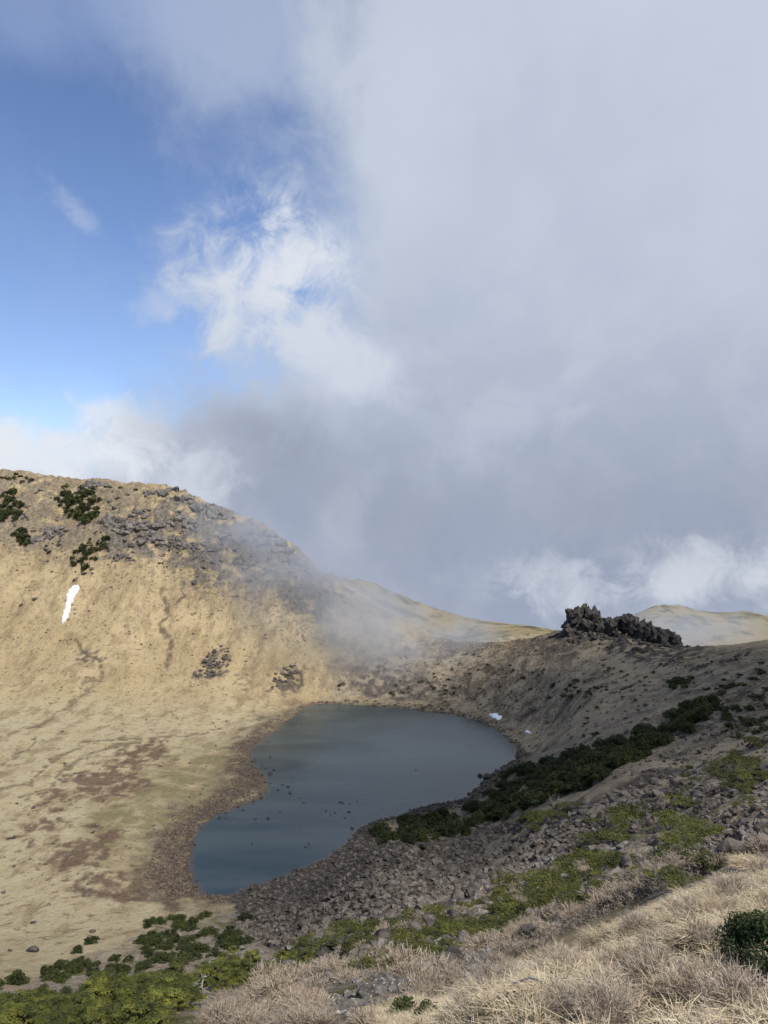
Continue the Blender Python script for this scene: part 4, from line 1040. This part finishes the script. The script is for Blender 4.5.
dead(172, 1014, 0.55, 'small bleached dead stem at the bottom edge beside the pines', 4, 15, lie=0.3, nb=5)
for px, py, sx, lb in [(552, 812, 2.6, 'bleached dead shrub in the lower part of the dark shrub band'), (462, 815, 2.6, 'pale dead shrub in the dark band beside the lake'), (535, 800, 2.2, 'grey dead shrub in the middle of the dark band')]:
    dead(px, py, sx, lb, int(px), 120, lie=0.4, nb=7)
p0 = spot(512, 1004, 4)[0]; p1 = spot(545, 1001, 4)[0]
mm = (p0 + p1) / 2
ob = link('fallen_branch', mesh_np('fallen_branch', *tubes([([p0 - mm + (0, 0, .16), (0.02, 0.05, .19), p1 - mm + (0, 0, .17)], [0.012, 0.014, 0.007])]), M_dead)); ob.location = mm
tag(ob, 'pale fallen stick lying on the dry grass at the bottom', 'branch')

# ---- old snow
t = NT('old_snow'); M_snow = t.bsdf(t.mix(t.noise(t.pos(), 0.6, 4), (0.80, 0.82, 0.85), (0.70, 0.72, 0.75)), 0.7, t.noise(t.pos(), 1.2, 4), 0.3, 0.3)
def patch(px_poly, step, thick, label, dmin):
    poly = np.array(px_poly, float); lo, hi = poly.min(0) - step, poly.max(0) + step
    gx = np.arange(lo[0], hi[0], step); gy = np.arange(lo[1], hi[1], step)
    mx, my = np.meshgrid(gx, gy, indexing='ij'); d = sdf(mx, my, poly) + (0.7 if len(px_poly) > 8 else 0.0) + 1.5 * gnoise(mx / 3.2, my / 3.2, 3) + 0.7 * gnoise(mx / 1.3, my / 1.3, 8)
    s = spot(mx.ravel(), my.ravel(), dmin)
    th = thick * np.clip(-d.ravel() / (step * 2.0) + 0.25, -0.6, 1)
    s[:, 2] += th; s[:, 1] -= th * 0.6
    n0, n1 = mx.shape; i, j = np.meshgrid(np.arange(n0 - 1), np.arange(n1 - 1), indexing='ij')
    ins = (d < step * 0.8); q = ins[:-1, :-1] & ins[1:, :-1] & ins[1:, 1:] & ins[:-1, 1:]
    a_ = (i * n1 + j)[q]; f = np.column_stack([a_, a_ + 1, a_ + n1 + 1, a_ + n1])
    used = np.unique(f); rm = np.zeros(len(s), int); rm[used] = np.arange(len(used))
    v = s[used]; cen_ = v.mean(0)
    ob = link('snow_patch', mesh_np('snow_patch', v - cen_, rm[f], M_snow, True)); ob.location = cen_
    tag(ob, label, 'snow patch')
patch([(72, 586), (80, 585), (80, 590), (76, 596), (73.5, 602), (71, 610), (68, 618), (65, 625), (61.5, 625), (62, 617), (64, 609), (66.5, 603), (66, 596), (69, 590)], 0.7, 0.5, 'long white strip of leftover snow on the left hillside', 350)
patch([(490, 714.5), (497, 714), (503, 718), (499, 720), (492, 719)], 0.6, 0.4, 'small flat patch of white snow by the right end of the far shore', 250)
patch([(525, 731), (530, 731), (531, 734), (526, 734)], 0.6, 0.3, 'tiny scrap of snow on the slope just right of the lake', 250)


# ------------------------------------------------------------------ light
SUN_AZ, SUN_EL = R(146), R(52)          # clockwise from +Y (view direction); behind and to the right
L = Vector((math.sin(SUN_AZ) * math.cos(SUN_EL), math.cos(SUN_AZ) * math.cos(SUN_EL), math.sin(SUN_EL)))
sd = bpy.data.lights.new('sun', 'SUN'); sd.energy = 4.9; sd.angle = R(0.5); sd.color = (1.0, 0.965, 0.91)
so = bpy.data.objects.new('sun', sd); COL.objects.link(so)
so.rotation_euler = (-L).to_track_quat('-Z', 'Y').to_euler()

# ------------------------------------------------------------------ drifting mist and the cloud that shades the crater
def cloud_vol(name, cen, rad, dens, nscale, lo, hi, label, cat, core=1.0, sub=3, aniso=0.3, rough=0.6, col_=(0.86, 0.90, 0.97), rotz=0.0, roty=0.0, step=1.0):
    t = NT(name)
    oc = t.n('ShaderNodeTexCoord').outputs['Object']
    ln = t.n('ShaderNodeVectorMath', {0: oc}, operation='LENGTH').outputs['Value']
    fall = t.ss(ln, core, 0.15)
    ns = t.noise(t.pos(), nscale, 4, rough)
    d = t.math('MULTIPLY', t.math('MULTIPLY', fall, t.ss(ns, lo, hi)), dens)
    v = t.n('ShaderNodeVolumePrincipled', {'Color': col_, 'Density': d, 'Anisotropy': aniso})
    o = t.n('ShaderNodeOutputMaterial'); t.t.links.new(v.outputs[0], o.inputs[1])
    t.m.cycles.volume_step_rate = step
    v_, f_ = ICO[sub]
    ob = link(name, mesh_np(name, v_, f_, t.m, True))
    ob.location = cen; ob.scale = rad; ob.rotation_euler = (0, roty, rotz)
    tag(ob, label, cat, kind='stuff')
    return ob
def air(px, py, D):
    return ((px - CX) / F * D, D, CAMZ + (CY - py) / F * D)
cloud_vol('mist', air(375, 635, 500), (130, 80, 66), 0.040, 0.022, 0.36, 0.66, 'thin grey mist drifting over the ridge above the far shore', 'mist', roty=R(28))
cloud_vol('mist', air(250, 545, 525), (70, 50, 36), 0.030, 0.03, 0.38, 0.66, 'wisp of mist clinging to the rocks of the left ridge', 'mist', roty=R(35))
cloud_vol('mist', air(675, 634, 560), (95, 60, 34), 0.023, 0.025, 0.36, 0.66, 'mist bank between the crag and the far hill', 'mist')
Sc = Vector((66, 298, 25)) + L * 380
cloud_vol('cloud', Sc, (135, 205, 90), 0.032, 0.012, 0.28, 0.60, 'low cloud passing over the crater beyond the right edge', 'cloud', core=1.0, step=1.5, rotz=R(-25))


# ------------------------------------------------------------------ sky
w = NT('World', True)
sc.world = w.m
sky = w.n('ShaderNodeTexSky', sky_type='NISHITA', sun_disc=False, sun_elevation=SUN_EL, sun_rotation=SUN_AZ, altitude=1900, air_density=1.0, dust_density=0.6, ozone_density=1.5)
tc = w.n('ShaderNodeTexCoord').outputs['Generated']
sp = w.n('ShaderNodeSeparateXYZ', {0: tc})
az = w.math('ARCTAN2', sp.outputs[0], sp.outputs[1])
el = w.math('ARCSINE', sp.outputs[2])
def dirc(px, py):
    d = Vector(((px - CX) / F, 1, (CY - py) / F)).normalized()
    return math.atan2(d.x, d.y), math.asin(d.z)
wv = w.n('ShaderNodeCombineXYZ', {0: az, 1: el, 2: 0.0}).outputs[0]
nA = w.noise(wv, 3.2, 7, 0.55, 0.3)
nB = w.noise(w.n('ShaderNodeMapping', {'Vector': wv, 'Location': (3.1, 1.7, 2.2)}).outputs[0], 7.5, 8, 0.58, 0.25)
nC = w.noise(w.n('ShaderNodeMapping', {'Vector': wv, 'Location': (7.1, 4.7, 5.2)}).outputs[0], 2.0, 4, 0.5)
def lin(px, py, nx, ny):
    """signed angular distance of a direction from a line through photo point, along (nx, ny)"""
    a0, e0 = dirc(px, py)
    l = math.hypot(nx, ny)
    return w.math('ADD', w.math('MULTIPLY', w.math('SUBTRACT', az, a0), nx / l), w.math('MULTIPLY', w.math('SUBTRACT', el, e0), ny / l))
def blob(px, py, rx, ry, rot=0.0):
    a0, e0 = dirc(px, py)
    da = w.math('SUBTRACT', az, a0); de = w.math('SUBTRACT', el, e0)
    cr, sr = math.cos(R(rot)), math.sin(R(rot))
    u = w.math('ADD', w.math('MULTIPLY', da, cr), w.math('MULTIPLY', de, sr))
    v = w.math('SUBTRACT', w.math('MULTIPLY', de, cr), w.math('MULTIPLY', da, sr))
    u = w.math('MULTIPLY', u, F / rx); v = w.math('MULTIPLY', v, F / ry)
    q = w.math('ADD', w.math('MULTIPLY', u, u), w.math('MULTIPLY', v, v))
    return w.math('POWER', 2.718, w.math('MULTIPLY', q, -1.0))
K = 10.0   # cloud radiance below is divided by the background strength
def colr(r, g, b_):
    f_ = lambda v: ((v / 255 + 0.055) / 1.055) ** 2.4 * K
    return (f_(r), f_(g), f_(b_))
wob = w.math('MULTIPLY', w.math('SUBTRACT', nA, 0.5), 0.36)
wob2 = w.math('MULTIPLY', w.math('SUBTRACT', nB, 0.5), 0.20)
skyc = w.mix(1.0, sky.outputs[0], (1.40, 1.42, 1.60), 'MULTIPLY')
nD = w.noise(w.n('ShaderNodeMapping', {'Vector': wv, 'Location': (1.3, 8.2, 3.9)}).outputs[0], 17.0, 8, 0.62, 0.6)
sub = lambda n_, s_: w.math('MULTIPLY', w.math('SUBTRACT', n_, 0.5), s_)
nD = w.noise(w.n('ShaderNodeMapping', {'Vector': wv, 'Location': (1.3, 8.2, 3.9)}).outputs[0], 17.0, 10, 0.66, 0.5)
sub = lambda n_, s_: w.math('MULTIPLY', w.math('SUBTRACT', n_, 0.5), s_)
# thin high veil
c = w.mix(w.math('MULTIPLY', w.ss(w.math('ADD', nA, sub(nD, 0.3)), 0.42, 0.78), 0.30), skyc, colr(165, 184, 218))
veil = w.math('ADD', blob(235, 25, 130, 80, -15), w.math('ADD', sub(nB, 1.0), sub(nD, 0.5)))
c = w.mix(w.math('MULTIPLY', w.ss(veil, 0.10, 1.0), 0.8), c, colr(176, 189, 215))
veil2 = w.math('ADD', blob(50, 10, 110, 55, 10), w.math('ADD', sub(nB, 1.0), sub(nD, 0.4)))
c = w.mix(w.math('MULTIPLY', w.ss(veil2, 0.15, 1.0), 0.6), c, colr(150, 170, 210))
# pale bank low in the left
e_low = w.math('ADD', lin(0, 428, 0.16, -1.0), w.math('ADD', sub(nB, 0.20), sub(nD, 0.14)))
c = w.mix(w.ss(e_low, -0.05, 0.035), c, w.mix(w.ss(nD, 0.35, 0.62), colr(200, 211, 228), colr(231, 236, 243)))
# big grey cloud over the right and centre
big = w.math('ADD', lin(318, 150, 1.0, 0.02), w.math('ADD', wob, w.math('ADD', w.math('MULTIPLY', wob2, 0.5), sub(nD, 0.05))))
low = w.math('ADD', w.math('ADD', lin(185, 430, 0.62, -0.50), w.math('MULTIPLY', wob, 0.6)), w.math('ADD', wob2, sub(nD, 0.12)))
m_big = w.math('MAXIMUM', w.ss(big, -0.07, 0.10), w.math('MULTIPLY', w.ss(low, -0.08, 0.12), w.ss(el, 0.26, 0.12)))
fade = w.n('ShaderNodeMapRange', {0: el, 1: -0.10, 2: 0.42, 3: 0.0, 4: 1.0}, interpolation_type='SMOOTHSTEP').outputs[0]
grey = w.mix(fade, colr(154, 164, 186), colr(196, 205, 220))
grey = w.mix(w.math('MULTIPLY', w.ss(nC, 0.42, 0.66), 0.45), grey, colr(168, 180, 206))
grey = w.mix(w.math('MULTIPLY', w.ss(w.math('ADD', nB, sub(nD, 0.4)), 0.40, 0.74), 0.35), grey, colr(203, 211, 224))
c = w.mix(m_big, c, grey)
# bright sunlit puffs
def puff(px, py, rx, ry, rot, col_, lo, hi, amt=1.0, nb=0.9, nd=1.1):
    global c
    bl = blob(px, py, rx, ry, rot)
    v = w.math('ADD', w.math('MULTIPLY', bl, 0.8), w.math('MULTIPLY', w.math('ADD', sub(nB, nb), sub(nD, nd)), w.math('MULTIPLY', bl, 2.2, clamp=True)))
    c = w.mix(w.math('MULTIPLY', w.ss(v, lo, hi), amt), c, col_)
puff(300, 355, 165, 75, -32, colr(188, 199, 218), 0.15, 0.75, 0.8)
puff(266, 282, 80, 92, -48, colr(217, 224, 234), 0.18, 0.95, 0.95, 1.0, 1.5)
puff(310, 345, 110, 46, -32, colr(212, 219, 231), 0.25, 0.80, 0.85)
puff(280, 262, 54, 60, -48, colr(226, 231, 239), 0.32, 0.85, 0.8)
puff(160, 305, 60, 22, 15, colr(190, 204, 228), 0.30, 0.9, 0.7)
puff(75, 210, 48, 18, -38, colr(178, 194, 222), 0.30, 0.85, 0.7)
puff(520, 412, 85, 42, 28, colr(190, 200, 217), 0.20, 0.8, 0.8)
puff(700, 572, 95, 36, 0, colr(214, 220, 230), 0.15, 0.95, 0.85, 1.2, 2.0)
puff(560, 585, 70, 30, 0, colr(203, 210, 222), 0.2, 0.9, 0.8, 1.2, 2.0)
puff(345, 510, 30, 55, -10, colr(192, 199, 213), 0.25, 0.85, 0.6)
# darker smoky belly over the ridge
dark = w.math('MULTIPLY', w.math('ADD', blob(290, 430, 120, 42, -8), blob(400, 490, 190, 70, 0)), w.ss(w.math('ADD', nA, sub(nD, 0.5)), 0.30, 0.68))
c = w.mix(w.math('MULTIPLY', dark, 0.75), c, colr(155, 164, 183))
dark2 = w.math('MULTIPLY', blob(540, 505, 240, 50, 0), w.ss(w.math('ADD', nA, sub(nB, 0.5)), 0.25, 0.65))
c = w.mix(w.math('MULTIPLY', dark2, 0.6), c, colr(148, 156, 175))
puff(190, 485, 62, 46, 25, colr(212, 219, 231), 0.15, 1.0, 0.8, 1.0, 1.8)
puff(40, 455, 110, 34, 0, colr(230, 235, 242), 0.18, 0.72, 0.9)
bg = w.n('ShaderNodeBackground', {'Strength': 0.1})
w.t.links.new(c, bg.inputs[0])
wo = w.n('ShaderNodeOutputWorld'); w.t.links.new(bg.outputs[0], wo.inputs[0])

# ------------------------------------------------------------------ render settings
sc.view_settings.view_transform = 'Standard'; sc.view_settings.look = 'None'
sc.view_settings.exposure = 0.0; sc.view_settings.gamma = 1.0; sc.view_settings.use_curve_mapping = False
sc.render.engine = 'CYCLES'
cy = sc.cycles
cy.max_bounces = 5; cy.diffuse_bounces = 2; cy.glossy_bounces = 2; cy.transmission_bounces = 2; cy.volume_bounces = 1; cy.transparent_max_bounces = 6
cy.use_denoising = True
cy.caustics_reflective = False; cy.caustics_refractive = False
cy.volume_step_rate = 1.0; cy.volume_max_steps = 64
